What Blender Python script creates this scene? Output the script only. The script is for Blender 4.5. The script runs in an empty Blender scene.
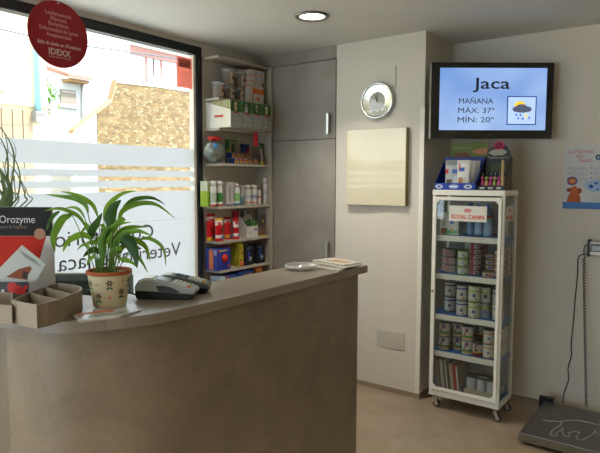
import bpy, bmesh, math, random
from mathutils import Vector, Matrix
random.seed(7)
PI = math.pi
scn = bpy.context.scene
COL = scn.collection

# ------------------------------------------------------------------ camera, sky, sun, exposure
FPX = 571.667
CAM = Vector((3.14288, -3.680613, 1.546733))
YAW, PIT, ROL = -0.632, 0.081616, 0.002552
FW = Vector((math.sin(YAW) * math.cos(PIT), math.cos(YAW) * math.cos(PIT), -math.sin(PIT)))
_r = Vector((math.cos(YAW), -math.sin(YAW), 0))
_u = _r.cross(FW)
RT = _r * math.cos(ROL) + _u * math.sin(ROL)
UP = _u * math.cos(ROL) - _r * math.sin(ROL)
cd = bpy.data.cameras.new('camera')
cd.sensor_width = 36
cd.lens = 36 * FPX / 600
cd.clip_start = 0.05
cam = bpy.data.objects.new('camera', cd)
COL.objects.link(cam)
m = Matrix((RT, UP, -FW)).transposed().to_4x4()
m.translation = CAM
cam.matrix_world = m
scn.camera = cam

wd = bpy.data.worlds.new('sky')
scn.world = wd
wd.use_nodes = True
bg = wd.node_tree.nodes['Background']
bg.inputs[0].default_value = (0.74, 0.85, 1.0, 1)
bg.inputs[1].default_value = 3.2

sd = bpy.data.lights.new('sun', 'SUN')
sd.energy = 4.3
sd.angle = math.radians(1.0)
sd.color = (1.0, 0.97, 0.92)
so = bpy.data.objects.new('sun', sd)
so.rotation_euler = Vector((-0.75, -0.30, -0.95)).to_track_quat('-Z', 'Y').to_euler()
COL.objects.link(so)

scn.view_settings.view_transform = 'Standard'
scn.view_settings.look = 'None'
scn.view_settings.gamma = 1
scn.view_settings.use_curve_mapping = False
scn.view_settings.exposure = 0.9
scn.cycles.use_denoising = True
scn.cycles.max_bounces = 10
scn.cycles.diffuse_bounces = 6
scn.cycles.transparent_max_bounces = 16
scn.cycles.sample_clamp_indirect = 6
scn.cycles.caustics_reflective = False
scn.cycles.caustics_refractive = False


def pix(ax, val, x, y):
    """world point seen at photo position (x, y) on the plane ax = val"""
    d = FW + RT * ((x - 300) / FPX) - UP * ((y - 226.5) / FPX)
    i = 'xyz'.index(ax)
    return CAM + d * ((val - CAM[i]) / d[i])


def pixd(x, y, depth):
    return CAM + (FW + RT * ((x - 300) / FPX) - UP * ((y - 226.5) / FPX)) * depth


# ------------------------------------------------------------------ materials
MATS = {}


def lin(c):
    return tuple(((v / 255) / 12.92 if v / 255 <= 0.04045 else ((v / 255 + 0.055) / 1.055) ** 2.4) for v in c)


def hexc(h):
    return tuple(int(h[i:i + 2], 16) for i in (0, 2, 4))


def M(h, rough=0.55, metal=0.0, coat=0.0, var=0.06, scale=25.0, emit=0.0):
    """procedural surface: hex colour with a faint noise mottling"""
    key = (h, rough, metal, coat, var, scale, emit)
    if key in MATS:
        return MATS[key]
    mt = bpy.data.materials.new('surface_' + h)
    mt.use_nodes = True
    nt = mt.node_tree
    b = nt.nodes['Principled BSDF']
    c = lin(hexc(h))
    tc = nt.nodes.new('ShaderNodeTexCoord')
    nz = nt.nodes.new('ShaderNodeTexNoise')
    nz.inputs['Scale'].default_value = scale
    nt.links.new(tc.outputs['Object'], nz.inputs['Vector'])
    rp = nt.nodes.new('ShaderNodeMix')
    rp.data_type = 'RGBA'
    rp.inputs[6].default_value = (*[v * (1 - var) for v in c], 1)
    rp.inputs[7].default_value = (*[min(1, v * (1 + var)) for v in c], 1)
    nt.links.new(nz.outputs['Fac'], rp.inputs[0])
    nt.links.new(rp.outputs[2], b.inputs['Base Color'])
    b.inputs['Roughness'].default_value = rough
    b.inputs['Metallic'].default_value = metal
    b.inputs['Specular IOR Level'].default_value = 0.25 if rough >= 0.34 else 0.5
    b.inputs['Coat Weight'].default_value = coat
    b.inputs['Coat Roughness'].default_value = 0.05
    if emit:
        b.inputs['Emission Color'].default_value = (*c, 1)
        b.inputs['Emission Strength'].default_value = emit
    MATS[key] = mt
    return mt


def cement(name, a, b_, rough=0.6, scale=2.2, stretch=(1, 1, 1), fine=0.12, bump=0.05, spec=0.5):
    mt = bpy.data.materials.new(name)
    mt.use_nodes = True
    nt = mt.node_tree
    bs = nt.nodes['Principled BSDF']
    tc = nt.nodes.new('ShaderNodeTexCoord')
    mp = nt.nodes.new('ShaderNodeMapping')
    mp.inputs['Scale'].default_value = stretch
    nt.links.new(tc.outputs['Object'], mp.inputs[0])
    n1 = nt.nodes.new('ShaderNodeTexNoise')
    n1.inputs['Scale'].default_value = scale
    n1.inputs['Detail'].default_value = 8
    n1.inputs['Roughness'].default_value = 0.62
    n1.inputs['Distortion'].default_value = 0.6
    n2 = nt.nodes.new('ShaderNodeTexNoise')
    n2.inputs['Scale'].default_value = 160
    n2.inputs['Detail'].default_value = 3
    nt.links.new(mp.outputs[0], n1.inputs['Vector'])
    nt.links.new(tc.outputs['Object'], n2.inputs['Vector'])
    cr = nt.nodes.new('ShaderNodeValToRGB')
    cr.color_ramp.elements[0].position = 0.32
    cr.color_ramp.elements[0].color = (*lin(hexc(a)), 1)
    cr.color_ramp.elements[1].position = 0.68
    cr.color_ramp.elements[1].color = (*lin(hexc(b_)), 1)
    nt.links.new(n1.outputs['Fac'], cr.inputs[0])
    mx = nt.nodes.new('ShaderNodeMix')
    mx.data_type = 'RGBA'
    mx.blend_type = 'OVERLAY'
    mx.inputs[0].default_value = fine
    nt.links.new(cr.outputs[0], mx.inputs[6])
    nt.links.new(n2.outputs['Fac'], mx.inputs[7])
    nt.links.new(mx.outputs[2], bs.inputs['Base Color'])
    bs.inputs['Roughness'].default_value = rough
    bs.inputs['Specular IOR Level'].default_value = spec
    if bump:
        bp = nt.nodes.new('ShaderNodeBump')
        bp.inputs['Strength'].default_value = bump
        bp.inputs['Distance'].default_value = 0.01
        nt.links.new(n2.outputs['Fac'], bp.inputs['Height'])
        nt.links.new(bp.outputs[0], bs.inputs['Normal'])
    return mt


def glassy(name, tint=(1, 1, 1), refl=0.07, haze=0.0, rough=0.0):
    mt = bpy.data.materials.new(name)
    mt.use_nodes = True
    nt = mt.node_tree
    nt.nodes.clear()
    out = nt.nodes.new('ShaderNodeOutputMaterial')
    tr = nt.nodes.new('ShaderNodeBsdfTransparent')
    tr.inputs[0].default_value = (*tint, 1)
    gl = nt.nodes.new('ShaderNodeBsdfGlossy')
    gl.inputs['Roughness'].default_value = rough
    lw = nt.nodes.new('ShaderNodeLayerWeight')
    lw.inputs[0].default_value = 0.15
    mth = nt.nodes.new('ShaderNodeMath')
    mth.operation = 'MULTIPLY_ADD'
    mth.inputs[1].default_value = 0.3
    mth.inputs[2].default_value = refl
    nt.links.new(lw.outputs['Fresnel'], mth.inputs[0])
    mx = nt.nodes.new('ShaderNodeMixShader')
    nt.links.new(mth.outputs[0], mx.inputs[0])
    nt.links.new(tr.outputs[0], mx.inputs[1])
    nt.links.new(gl.outputs[0], mx.inputs[2])
    last = mx
    if haze:
        df = nt.nodes.new('ShaderNodeBsdfDiffuse')
        df.inputs[0].default_value = (0.8, 0.8, 0.78, 1)
        m2 = nt.nodes.new('ShaderNodeMixShader')
        m2.inputs[0].default_value = haze
        nt.links.new(mx.outputs[0], m2.inputs[1])
        nt.links.new(df.outputs[0], m2.inputs[2])
        last = m2
    nt.links.new(last.outputs[0], out.inputs[0])
    return mt


def filmmat():
    mt = bpy.data.materials.new('frosted_film')
    mt.use_nodes = True
    nt = mt.node_tree
    nt.nodes.clear()
    out = nt.nodes.new('ShaderNodeOutputMaterial')
    tr = nt.nodes.new('ShaderNodeBsdfTranslucent')
    tr.inputs[0].default_value = (0.61, 0.63, 0.675, 1)
    df = nt.nodes.new('ShaderNodeBsdfDiffuse')
    df.inputs[0].default_value = (0.85, 0.85, 0.85, 1)
    mx = nt.nodes.new('ShaderNodeMixShader')
    mx.inputs[0].default_value = 0.18
    nt.links.new(tr.outputs[0], mx.inputs[1])
    nt.links.new(df.outputs[0], mx.inputs[2])
    nt.links.new(mx.outputs[0], out.inputs[0])
    return mt


def stonemat():
    mt = bpy.data.materials.new('rubble_stone')
    mt.use_nodes = True
    nt = mt.node_tree
    bs = nt.nodes['Principled BSDF']
    tc = nt.nodes.new('ShaderNodeTexCoord')
    mp = nt.nodes.new('ShaderNodeMapping')
    mp.inputs['Scale'].default_value = (1, 1, 1.9)
    nt.links.new(tc.outputs['Object'], mp.inputs[0])
    vo = nt.nodes.new('ShaderNodeTexVoronoi')
    vo.inputs['Scale'].default_value = 9.5
    nt.links.new(mp.outputs[0], vo.inputs['Vector'])
    sp = nt.nodes.new('ShaderNodeSeparateColor')
    nt.links.new(vo.outputs['Color'], sp.inputs[0])
    cr = nt.nodes.new('ShaderNodeValToRGB')
    e = cr.color_ramp.elements
    e[0].position = 0.0
    e[0].color = (*lin((96, 76, 48)), 1)
    e[1].position = 1.0
    e[1].color = (*lin((146, 126, 92)), 1)
    k = e.new(0.5)
    k.color = (*lin((122, 98, 60)), 1)
    nt.links.new(sp.outputs[0], cr.inputs[0])
    vd = nt.nodes.new('ShaderNodeTexVoronoi')
    vd.feature = 'DISTANCE_TO_EDGE'
    vd.inputs['Scale'].default_value = 9.5
    nt.links.new(mp.outputs[0], vd.inputs['Vector'])
    c2 = nt.nodes.new('ShaderNodeValToRGB')
    c2.color_ramp.elements[0].position = 0.02
    c2.color_ramp.elements[0].color = (0, 0, 0, 1)
    c2.color_ramp.elements[1].position = 0.07
    c2.color_ramp.elements[1].color = (1, 1, 1, 1)
    nt.links.new(vd.outputs['Distance'], c2.inputs[0])
    mx = nt.nodes.new('ShaderNodeMix')
    mx.data_type = 'RGBA'
    mx.inputs[6].default_value = (*lin((104, 88, 62)), 1)
    nt.links.new(c2.outputs[0], mx.inputs[0])
    nt.links.new(cr.outputs[0], mx.inputs[7])
    nt.links.new(mx.outputs[2], bs.inputs['Base Color'])
    bs.inputs['Roughness'].default_value = 0.9
    bp = nt.nodes.new('ShaderNodeBump')
    bp.inputs['Strength'].default_value = 0.6
    bp.inputs['Distance'].default_value = 0.05
    nt.links.new(c2.outputs[0], bp.inputs['Height'])
    nt.links.new(bp.outputs[0], bs.inputs['Normal'])
    return mt


WALL = cement('wall_paint', 'cac3b4', 'd0c9ba', rough=0.7, scale=1.2, fine=0.04, bump=0.02)
CEIL = cement('ceiling_paint', 'd2d0c9', 'd8d6cf', rough=0.8, scale=0.8, fine=0.03, bump=0.0)
LAMI = cement('taupe_laminate', '7e766a', '9a9285', rough=0.5, scale=2.0, stretch=(1, 1, 0.8), fine=0.2)
COUNT = cement('counter_laminate', '6b5f4d', '837660', rough=0.42, scale=3.4, fine=0.25)
CTOP = cement('countertop_laminate', '7d7264', '928777', rough=0.33, scale=3.0, stretch=(1, 1, 1), fine=0.2)
FLOOR = cement('floor_vinyl', '87755f', '998771', rough=0.38, scale=5.0, fine=0.35, bump=0.02)
SHELFM = cement('shelf_laminate', 'a39a8b', 'b0a798', rough=0.5, scale=3.0, fine=0.1)
FRAME = M('24282a', 0.4)
PALE = M('c9c4b6', 0.5)
GLASS = glassy('window_glass', (0.97, 0.99, 0.98), 0.03)
CGLASS = glassy('cabinet_glass', (0.93, 0.95, 0.94), 0.05)
FILM = filmmat()
STONE = stonemat()
WHITEM = M('d6d2c6', 0.4)
CHROME = M('d8d8d6', 0.08, 1.0, var=0.0)
STEEL = M('a8a49c', 0.3, 1.0)
BLACK = M('14161a', 0.35)
PLASTC = glassy('clear_plastic', (0.9, 0.9, 0.88), 0.06, haze=0.16)


# ------------------------------------------------------------------ mesh builder
class MB:
    def __init__(s):
        s.v, s.f, s.mi, s.ms, s.sm = [], [], [], [], []

    def mat(s, m_):
        if m_ not in s.ms:
            s.ms.append(m_)
        return s.ms.index(m_)

    def face(s, idx, m_, smooth=False):
        s.f.append(tuple(idx))
        s.mi.append(s.mat(m_))
        s.sm.append(smooth)

    def box(s, x0, x1, y0, y1, z0, z1, m_):
        b = len(s.v)
        s.v += [(x0, y0, z0), (x1, y0, z0), (x1, y1, z0), (x0, y1, z0), (x0, y0, z1), (x1, y0, z1), (x1, y1, z1), (x0, y1, z1)]
        for q in ((0, 3, 2, 1), (4, 5, 6, 7), (0, 1, 5, 4), (1, 2, 6, 5), (2, 3, 7, 6), (3, 0, 4, 7)):
            s.face([b + i for i in q], m_)
        return s

    def prism(s, pts, z0, z1, m_, mtop=None, smooth=False):
        """vertical prism over an xy outline (counter-clockwise)"""
        n = len(pts)
        b = len(s.v)
        s.v += [(p[0], p[1], z0) for p in pts] + [(p[0], p[1], z1) for p in pts]
        for i in range(n):
            j = (i + 1) % n
            s.face((b + i, b + j, b + n + j, b + n + i), m_, smooth)
        if smooth:
            b = len(s.v)
            s.v += [(p[0], p[1], z0) for p in pts] + [(p[0], p[1], z1) for p in pts]
        s.face([b + i for i in reversed(range(n))], m_)
        s.face([b + n + i for i in range(n)], mtop or m_)
        return s

    def slab(s, pts, a0, a1, m_, plane='xz', smooth=False, mcap=None):
        """prism over an outline in the xz plane (depth a0..a1 along y) or the yz plane (along x)"""
        n = len(pts)
        b = len(s.v)
        if plane == 'xz':
            s.v += [(p[0], a0, p[1]) for p in pts] + [(p[0], a1, p[1]) for p in pts]
        else:
            s.v += [(a0, p[0], p[1]) for p in pts] + [(a1, p[0], p[1]) for p in pts]
        for i in range(n):
            j = (i + 1) % n
            s.face((b + i, b + j, b + n + j, b + n + i), m_, smooth)
        s.face([b + i for i in reversed(range(n))], mcap or m_)
        s.face([b + n + i for i in range(n)], mcap or m_)
        return s

    def lathe(s, prof, mats, seg=24, a0=0.0, a1=2 * PI, cx=0, cy=0, smooth=True):
        """prof = [(r, z)...] revolved about the vertical through (cx, cy)"""
        full = abs(a1 - a0 - 2 * PI) < 1e-6
        na = seg if full else seg + 1
        b = len(s.v)
        for r, z in prof:
            for i in range(na):
                a = a0 + (a1 - a0) * i / seg
                s.v.append((cx + r * math.cos(a), cy + r * math.sin(a), z))
        for k in range(len(prof) - 1):
            mm = mats[min(k, len(mats) - 1)] if isinstance(mats, (list, tuple)) else mats
            for i in range(seg):
                j = (i + 1) % na
                s.face((b + k * na + i, b + k * na + j, b + (k + 1) * na + j, b + (k + 1) * na + i), mm, smooth)
        return s

    def tube(s, pts, r, m_, seg=8):
        pts = [Vector(p) for p in pts]
        b = len(s.v)
        n = len(pts)
        prev = None
        for i, p in enumerate(pts):
            t = (pts[min(i + 1, n - 1)] - pts[max(i - 1, 0)]).normalized()
            if prev is None:
                a = t.orthogonal().normalized()
            else:
                a = (prev - t * prev.dot(t)).normalized()
            prev = a
            c = t.cross(a)
            rr = r[i] if isinstance(r, (list, tuple)) else r
            for k in range(seg):
                w = 2 * PI * k / seg
                q = p + (a * math.cos(w) + c * math.sin(w)) * rr
                s.v.append(tuple(q))
        for i in range(n - 1):
            for k in range(seg):
                j = (k + 1) % seg
                s.face((b + i * seg + k, b + i * seg + j, b + (i + 1) * seg + j, b + (i + 1) * seg + k), m_, True)
        s.face([b + k for k in reversed(range(seg))], m_)
        s.face([b + (n - 1) * seg + k for k in range(seg)], m_)
        return s

    def strip(s, pts, widths, m_, fold=0.25, side=None, thick=0.0):
        """leaf: a folded blade following pts with the given half widths"""
        pts = [Vector(p) for p in pts]
        n = len(pts)
        b = len(s.v)
        for i, p in enumerate(pts):
            t = (pts[min(i + 1, n - 1)] - pts[max(i - 1, 0)]).normalized()
            sd_ = side if side is not None else t.cross(Vector((0, 0, 1)))
            sd_ = sd_ - t * sd_.dot(t)
            sd_ = sd_.normalized() if sd_.length > 1e-4 else RT
            nn = sd_.cross(t).normalized()
            w = widths[i]
            s.v += [tuple(p - sd_ * w + nn * w * fold), tuple(p), tuple(p + sd_ * w + nn * w * fold)]
        for i in range(n - 1):
            for k in (0, 1):
                s.face((b + 3 * i + k, b + 3 * i + k + 1, b + 3 * i + 4 + k, b + 3 * i + 3 + k), m_, True)
        return s

    def ball(s, c, r, m_, seg=16, rings=10, sz=1.0):
        prof = [(max(1e-4, r * math.sin(PI * k / rings)), c[2] - r * sz * math.cos(PI * k / rings)) for k in range(rings + 1)]
        return s.lathe(prof, m_, seg, cx=c[0], cy=c[1])

    def build(s, name, parent=None, bevel=0.0, seg=2):
        me = bpy.data.meshes.new(name)
        me.from_pydata(s.v, [], s.f)
        for m_ in s.ms:
            me.materials.append(m_)
        me.polygons.foreach_set('material_index', s.mi)
        me.polygons.foreach_set('use_smooth', s.sm)
        me.update()
        o = bpy.data.objects.new(name, me)
        COL.objects.link(o)
        if parent:
            o.parent = parent
        if bevel:
            bv = o.modifiers.new('edge', 'BEVEL')
            bv.width = bevel
            bv.segments = seg
            bv.limit_method = 'ANGLE'
            bv.angle_limit = math.radians(40)
        return o


def tag(o, label, cat, group=None):
    o['label'] = label
    o['category'] = cat
    if group:
        o['group'] = group
    return o


def thing(name, label, cat, loc=(0, 0, 0), rz=0.0, group=None):
    o = bpy.data.objects.new(name, None)
    o.empty_display_size = 0.05
    COL.objects.link(o)
    o.location = loc
    o.rotation_euler = (0, 0, rz)
    return tag(o, label, cat, group)


def struct(o):
    o['kind'] = 'structure'
    return o


def copy_tree(o, parent=None):
    c = o.copy()
    COL.objects.link(c)
    c.parent = parent
    for ch in list(o.children):
        copy_tree(ch, c)
    return c


def text(s, size, m_, parent, loc, name='lettering', align='CENTER', rot=(PI / 2, 0, 0), ext=0.0004, width=None, shear=0.0, bold=0.0):
    cu = bpy.data.curves.new('text', 'FONT')
    cu.body = s
    cu.size = size
    cu.extrude = ext
    cu.align_x = align
    cu.shear = shear
    cu.offset = bold
    cu.resolution_u = 3
    t = bpy.data.objects.new('text', cu)
    COL.objects.link(t)
    bpy.context.view_layer.update()
    me = bpy.data.meshes.new_from_object(t)
    bpy.data.objects.remove(t)
    if width:
        xs = [v.co.x for v in me.vertices]
        k = width / (max(xs) - min(xs))
        for v in me.vertices:
            v.co.x *= k
    me.materials.clear()
    me.materials.append(m_)
    o = bpy.data.objects.new(name, me)
    COL.objects.link(o)
    o.parent = parent
    o.location = loc
    o.rotation_euler = rot
    return o


def rrect(w, h, r, n=5, cx=0, cy=0):
    pts = []
    for (sx, sy, a) in ((1, -1, -PI / 2), (1, 1, 0), (-1, 1, PI / 2), (-1, -1, PI)):
        for k in range(n + 1):
            t = a + PI / 2 * k / n
            pts.append((cx + sx * (w / 2 - r) + r * math.cos(t), cy + sy * (h / 2 - r) + r * math.sin(t)))
    return pts


def smooth_path(pts, n=6):
    pts = [Vector(p) for p in pts]
    out = []
    for i in range(len(pts) - 1):
        p0 = pts[max(i - 1, 0)]
        p1, p2 = pts[i], pts[i + 1]
        p3 = pts[min(i + 2, len(pts) - 1)]
        for k in range(n):
            t = k / n
            out.append(0.5 * ((2 * p1) + (-p0 + p2) * t + (2 * p0 - 5 * p1 + 4 * p2 - p3) * t * t + (-p0 + 3 * p1 - 3 * p2 + p3) * t ** 3))
    out.append(pts[-1])
    return out


# ------------------------------------------------------------------ the room
H = 2.55
XC, DR = 1.4959, 0.4928        # right end and depth of the boxed-out wall
X1, Y0 = 5.2, -6.4
WY = -0.639                    # right end of the window
struct(MB().box(-0.3, X1 + 0.2, Y0 - 0.2, DR + 0.2, -0.15, 0.0, FLOOR).build('floor'))
c = MB().box(-0.3, X1 + 0.2, Y0 - 0.2, DR + 0.2, H, H + 0.2, CEIL).build('ceiling')
struct(c)
# window wall: strip above, below and right of the opening
WZ0, WZ1 = 0.42, 2.515
wl = MB()
wl.box(-0.06, 0, Y0, DR, WZ1, H, WALL).box(-0.06, 0, Y0, DR, 0, WZ0, WALL)
wl.box(-0.06, 0, WY, DR, WZ0, WZ1, WALL).box(-0.06, 0, Y0, -5.2, WZ0, WZ1, WALL)
struct(wl.build('wall_left'))
struct(MB().box(0.785, XC, 0, DR - 0.0005, 0.0, H, WALL).build('wall_column'))
struct(MB().box(-0.06, X1, DR, DR + 0.2, 0, H, WALL).build('wall_back'))
struct(MB().box(X1, X1 + 0.2, Y0, DR + 0.2, 0, H, WALL).build('wall_right'))
FX0, FX1, FZ0, FZ1 = 0.35, 2.75, 0.08, 2.4      # unseen glazed front, added to let daylight onto the walls
struct(MB().box(-0.06, FX0, Y0 - 0.2, Y0, 0, H, WALL).box(FX1, X1, Y0 - 0.2, Y0, 0, H, WALL).box(FX0, FX1, Y0 - 0.2, Y0, FZ1, H, WALL).box(FX0, FX1, Y0 - 0.2, Y0, 0, FZ0, WALL).build('wall_front'))
struct(MB().box(0.785, XC + 0.006, -0.006, 0, 0, 0.035, FLOOR).box(XC, XC + 0.006, 0, DR, 0, 0.035, FLOOR).build('baseboard_column'))
# corner guard on the boxed-out wall
struct(MB().box(XC - 0.03, XC + 0.003, -0.003, 0, 0.036, 2.04, M('e0dbcc', 0.35)).box(XC, XC + 0.003, 0, 0.03, 0.036, 2.04, M('e0dbcc', 0.35)).build('trim_1'))
# pale strip between window head and ceiling
struct(MB().box(0.0, 0.012, -5.2, WY, WZ1 + 0.003, WZ1 + 0.012, PALE).build('trim_2'))

# window
wf = struct(MB().box(-0.055, 0.012, -5.2, WY, 2.455, WZ1, FRAME).box(-0.055, 0.012, WY - 0.045, WY, WZ0, 2.455, FRAME)
            .box(-0.055, 0.012, -5.2, WY - 0.045, WZ0, WZ0 + 0.05, FRAME).box(-0.055, 0.012, -5.2, -5.15, WZ0 + 0.05, 2.455, FRAME)
            .box(-0.055, 0.012, -4.45, -4.38, WZ0 + 0.05, 2.455, FRAME)
            .build('window_1'))
MB().box(-0.05, -0.005, WY - 0.068, WY - 0.046, WZ0 + 0.05, 2.454, M('d8d2c4', 0.5)).build('window_jamb', wf)
MB().box(-0.022, -0.016, -5.15, WY - 0.069, WZ0 + 0.05, 2.455, GLASS).build('window_glass', wf)
fm = MB()
for a, b in ((WZ0 + 0.06, 1.2605), (1.2615, 1.465), (1.493, 1.536), (1.564, 1.607), (1.635, 1.771)):
    fm.box(-0.0145, -0.0140, -3.9, WY - 0.07, a, b, FILM)
fm.build('frosted_film', wf)
DARKT = M('4a4c4e', 0.6)
tw = (PI / 2, 0, -PI / 2)
text('Consultorio', 0.137, DARKT, wf, (-0.0138, -1.085, 1.143), 'window_lettering', 'LEFT', tw, ext=0.0003, width=0.735)
text('Veterinario Jaca', 0.140, DARKT, wf, (-0.0138, -0.845, 0.997), 'window_lettering', 'LEFT', tw, ext=0.0003, width=0.965)

w2 = MB()  # frame and pane of the added front window, a daylight source out of view
for a_, b_, c_, d_ in ((FX0, FX0 + .05, FZ0, FZ1), (FX1 - .05, FX1, FZ0, FZ1), (FX0 + .05, FX1 - .05, FZ1 - .05, FZ1), (FX0 + .05, FX1 - .05, FZ0, FZ0 + .05), (1.5, 1.56, FZ0 + .05, FZ1 - .05)):
    w2.box(a_, b_, Y0 - .06, Y0, c_, d_, FRAME)
w2 = struct(w2.build('added_window'))
MB().box(FX0 + .05, FX1 - .05, Y0 - .033, Y0 - .027, FZ0 + .05, FZ1 - .05, GLASS).build('window_glass', w2)

# red poster stuck on the glass
pt = thing('glass_poster', 'red and beige poster stuck in the top right corner of the window', 'poster', (-0.012, -0.786, 2.205), -PI / 2)
def paper(name, c):
    mt = filmmat()
    mt.name = name
    for nd in mt.node_tree.nodes:
        if nd.type in ('BSDF_TRANSLUCENT', 'BSDF_DIFFUSE'):
            nd.inputs[0].default_value = (*lin(hexc(c)), 1)
    return mt
MB().box(-0.072, 0.072, 0.0, 0.001, 0, 0.218, paper('red_paper', 'e0a49c')).box(-0.058, 0.058, -0.0008, 0.0018, 0.145, 0.205, paper('beige_paper', 'c4aea0')).build('sheet', pt)
text('Jaca', 0.05, M('4c4040'), pt, (0, 0.0025, 0.152), 'lettering', width=0.1)
lt = MB()
for k in range(6):
    lt.box(-0.055, 0.055 - 0.02 * (k % 3), -0.0004, 0.0014, 0.02 + 0.018 * k, 0.024 + 0.018 * k, M('c79a90', 0.7))
lt.build('printed_lines', pt)

# recessed closet front: fascia, frame, two doors
cf = MB()
cf.box(0.1685, 0.7835, 0.0, DR - .001, 0.0, 0.06, LAMI)
cf.box(0.0005, 0.7835, 0.004, DR - .001, 2.456, H - .0005, LAMI)
cf.box(0.0005, 0.1685, 0.001, DR - .001, 0.0, 2.456, LAMI)
cf.box(0.1685, 0.7835, 0.03, DR - .001, 0.06, 2.456, M('3a362f', 0.7))
cl = thing('built_in_closet', 'tall taupe built-in closet with two flat doors beside shelves', 'closet')
cf.build('carcass', cl)
d1 = MB().box(0.176, 0.777, 0.0, 0.026, 1.861, 2.450, LAMI).build('door', cl, 0.001)
d2 = MB().box(0.176, 0.777, 0.0, 0.026, 0.064, 1.856, LAMI).build('door', cl, 0.001)
for d, z0, z1 in ((d1, 1.892, 2.05), (d2, 0.92, 1.075)):
    hb = MB().box(0.712, 0.735, -0.034, -0.018, z0, z1, STEEL)
    hb.box(0.716, 0.731, -0.019, 0.002, z0 + 0.012, z0 + 0.026, STEEL).box(0.716, 0.731, -0.019, 0.002, z1 - 0.026, z1 - 0.012, STEEL)
    hb.build('handle', d, 0.002)

# ceiling downlights
def downlight(x, y, label, power):
    t = thing('ceiling_downlight', label, 'ceiling light', (x, y, H), 0, 'recessed ceiling lights')
    MB().lathe([(0.078, -0.001), (0.104, -0.001), (0.106, -0.008), (0.098, -0.014), (0.08, -0.012), (0.078, -0.001)], M('8d8a82', 0.3, 0.8), 32).build('ring', t)
    MB().lathe([(0.0001, -0.004), (0.04, -0.005), (0.078, -0.003), (0.078, -0.001), (0.0001, -0.001)], M('fffaf0', 0.5, var=0, emit=9.0), 32).build('diffuser', t)
    ld = bpy.data.lights.new('lamp_glow', 'AREA')
    ld.shape = 'DISK'
    ld.size = 0.15
    ld.energy = power
    ld.spread = math.radians(110)
    ld.color = (1.0, 0.95, 0.88)
    lo = bpy.data.objects.new('lamp_glow', ld)
    COL.objects.link(lo)
    lo.parent = t
    lo.location = (0, 0, -0.016)
LP = 6.5
downlight(1.075, -0.735, 'round white recessed light glowing in the ceiling', LP)
downlight(3.4, -1.4, 'unseen round ceiling light added above the visitor side', 2.0)  # weak lamp added out of view to lift the visitor side
downlight(3.4, -3.6, 'unseen round ceiling light added over the middle of the room', 17.0)  # added lamp, brightens the room from outside the view
downlight(1.2, -4.4, 'unseen round ceiling light added near the far window end', 18.0)  # another added lamp, extra room light from behind the camera

# ------------------------------------------------------------------ outdoors
struct(MB().box(-40, -0.3, -20, 40, -0.2, -0.02, M('cfccc6', 0.9, scale=3)).build('ground'))
CREAM = M('dccb9f', 0.85, scale=4)
LOUV = M('8e8a86', 0.8)


def ext_pt(x, px_, py_):
    p = pix('x', x, px_, py_)
    return (p.y, p.z)


bx_ = -6.0
e = thing('cream_house', 'cream rendered house with a grey drainpipe across the street', 'house', (0, 0, 0))
ya = ext_pt(bx_, 47.5, 100)[0]
MB().box(bx_ - 5, bx_, -9, ya, -0.02, 7.5, CREAM).build('wall', e)
zc = ext_pt(bx_, 20, 104)[1]
MB().box(bx_, bx_ + 0.06, -9, ya, zc - 0.03, zc + 0.03, M('b3a68a', 0.8)).build('moulding', e)
yp = ext_pt(bx_, 33.5, 60)[0]
MB().tube([(bx_ + 0.09, yp, 7.2), (bx_ + 0.09, yp, zc - 0.12)], 0.05, M('7fa9b8', 0.5), 12).box(bx_ + 0.02, bx_ + 0.18, yp - 0.09, yp + 0.07, zc - 0.28, zc - 0.1, M('7c7a70', 0.6)).build('drainpipe', e)
yg = ext_pt(bx_, 31, 120)[0]
zg = ext_pt(bx_, 20, 110)[1]
g = MB()
n = 9
for k in range(n):
    y1 = yg - k * 0.17
    g.box(bx_ + 0.0, bx_ + 0.05, y1 - 0.155, y1, 0.0, zg, M('8f7d64', 0.8))
g.box(bx_ + 0.0, bx_ + 0.03, yg - 0.17 * n, yg, 0.0, zg - 0.03, M('5f5545', 0.8))
g.build('plank_gate', e)
yl = ext_pt(bx_, 3, 90)[0]
zl = ext_pt(bx_, 3, 86)[1]
MB().box(bx_, bx_ + 0.1, yl - 0.3, yl + 0.02, zl - 0.1, zl + 0.1, LOUV).build('wall_lamp', e)

# white house with small shuttered window
x2 = -9.0
e = thing('white_house', 'white house with a tiled eave and a small shuttered window', 'house', (0, 0, 0))
y0_, _z = ext_pt(x2, 38, 100)
y1_, _z = ext_pt(x2, 83, 100)
ztop = ext_pt(x2, 72, 80)[1]
MB().box(x2 - 4, x2, y0_, y1_, -0.02, ztop, M('c9ced2', 0.85)).build('wall', e)
rf = MB()
yr0, _ = ext_pt(x2, 60, 80)
rf.slab([(x2 + 0.35, ztop - 0.02), (x2 + 0.35, ztop + 0.06), (x2 - 1.5, ztop + .62), (x2 - 1.5, ztop + 0.5)], yr0, y1_, M('a0786c', 0.85), 'xz')
for k in range(8):
    yy = yr0 + 0.06 + k * (y1_ - yr0 - 0.15) / 7
    rf.box(x2 - 0.1, x2 + 0.3, yy, yy + 0.07, ztop - 0.08, ztop - 0.015, M('a07c58', 0.8))
rf.build('tiled_roof', e)
wa, wb = ext_pt(x2, 60, 104), ext_pt(x2, 75, 91)
fr = MB().box(x2, x2 + 0.04, wa[0], wb[0], wa[1], wb[1], M('8b8178', 0.8))
fr.box(x2, x2 + 0.1, wa[0] - 0.05, wb[0] + 0.05, wa[1] - 0.07, wa[1], M('d0ccc4', 0.8))
fr.build('window_frame', e)
MB().box(x2 + 0.041, x2 + 0.06, wa[0] + 0.03, wb[0] - 0.03, wa[1] + 0.26, wb[1] - 0.03, M('a59b94', 0.8)).build('shutter', e)
ty, _ = ext_pt(x2, 81.5, 100)
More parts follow.
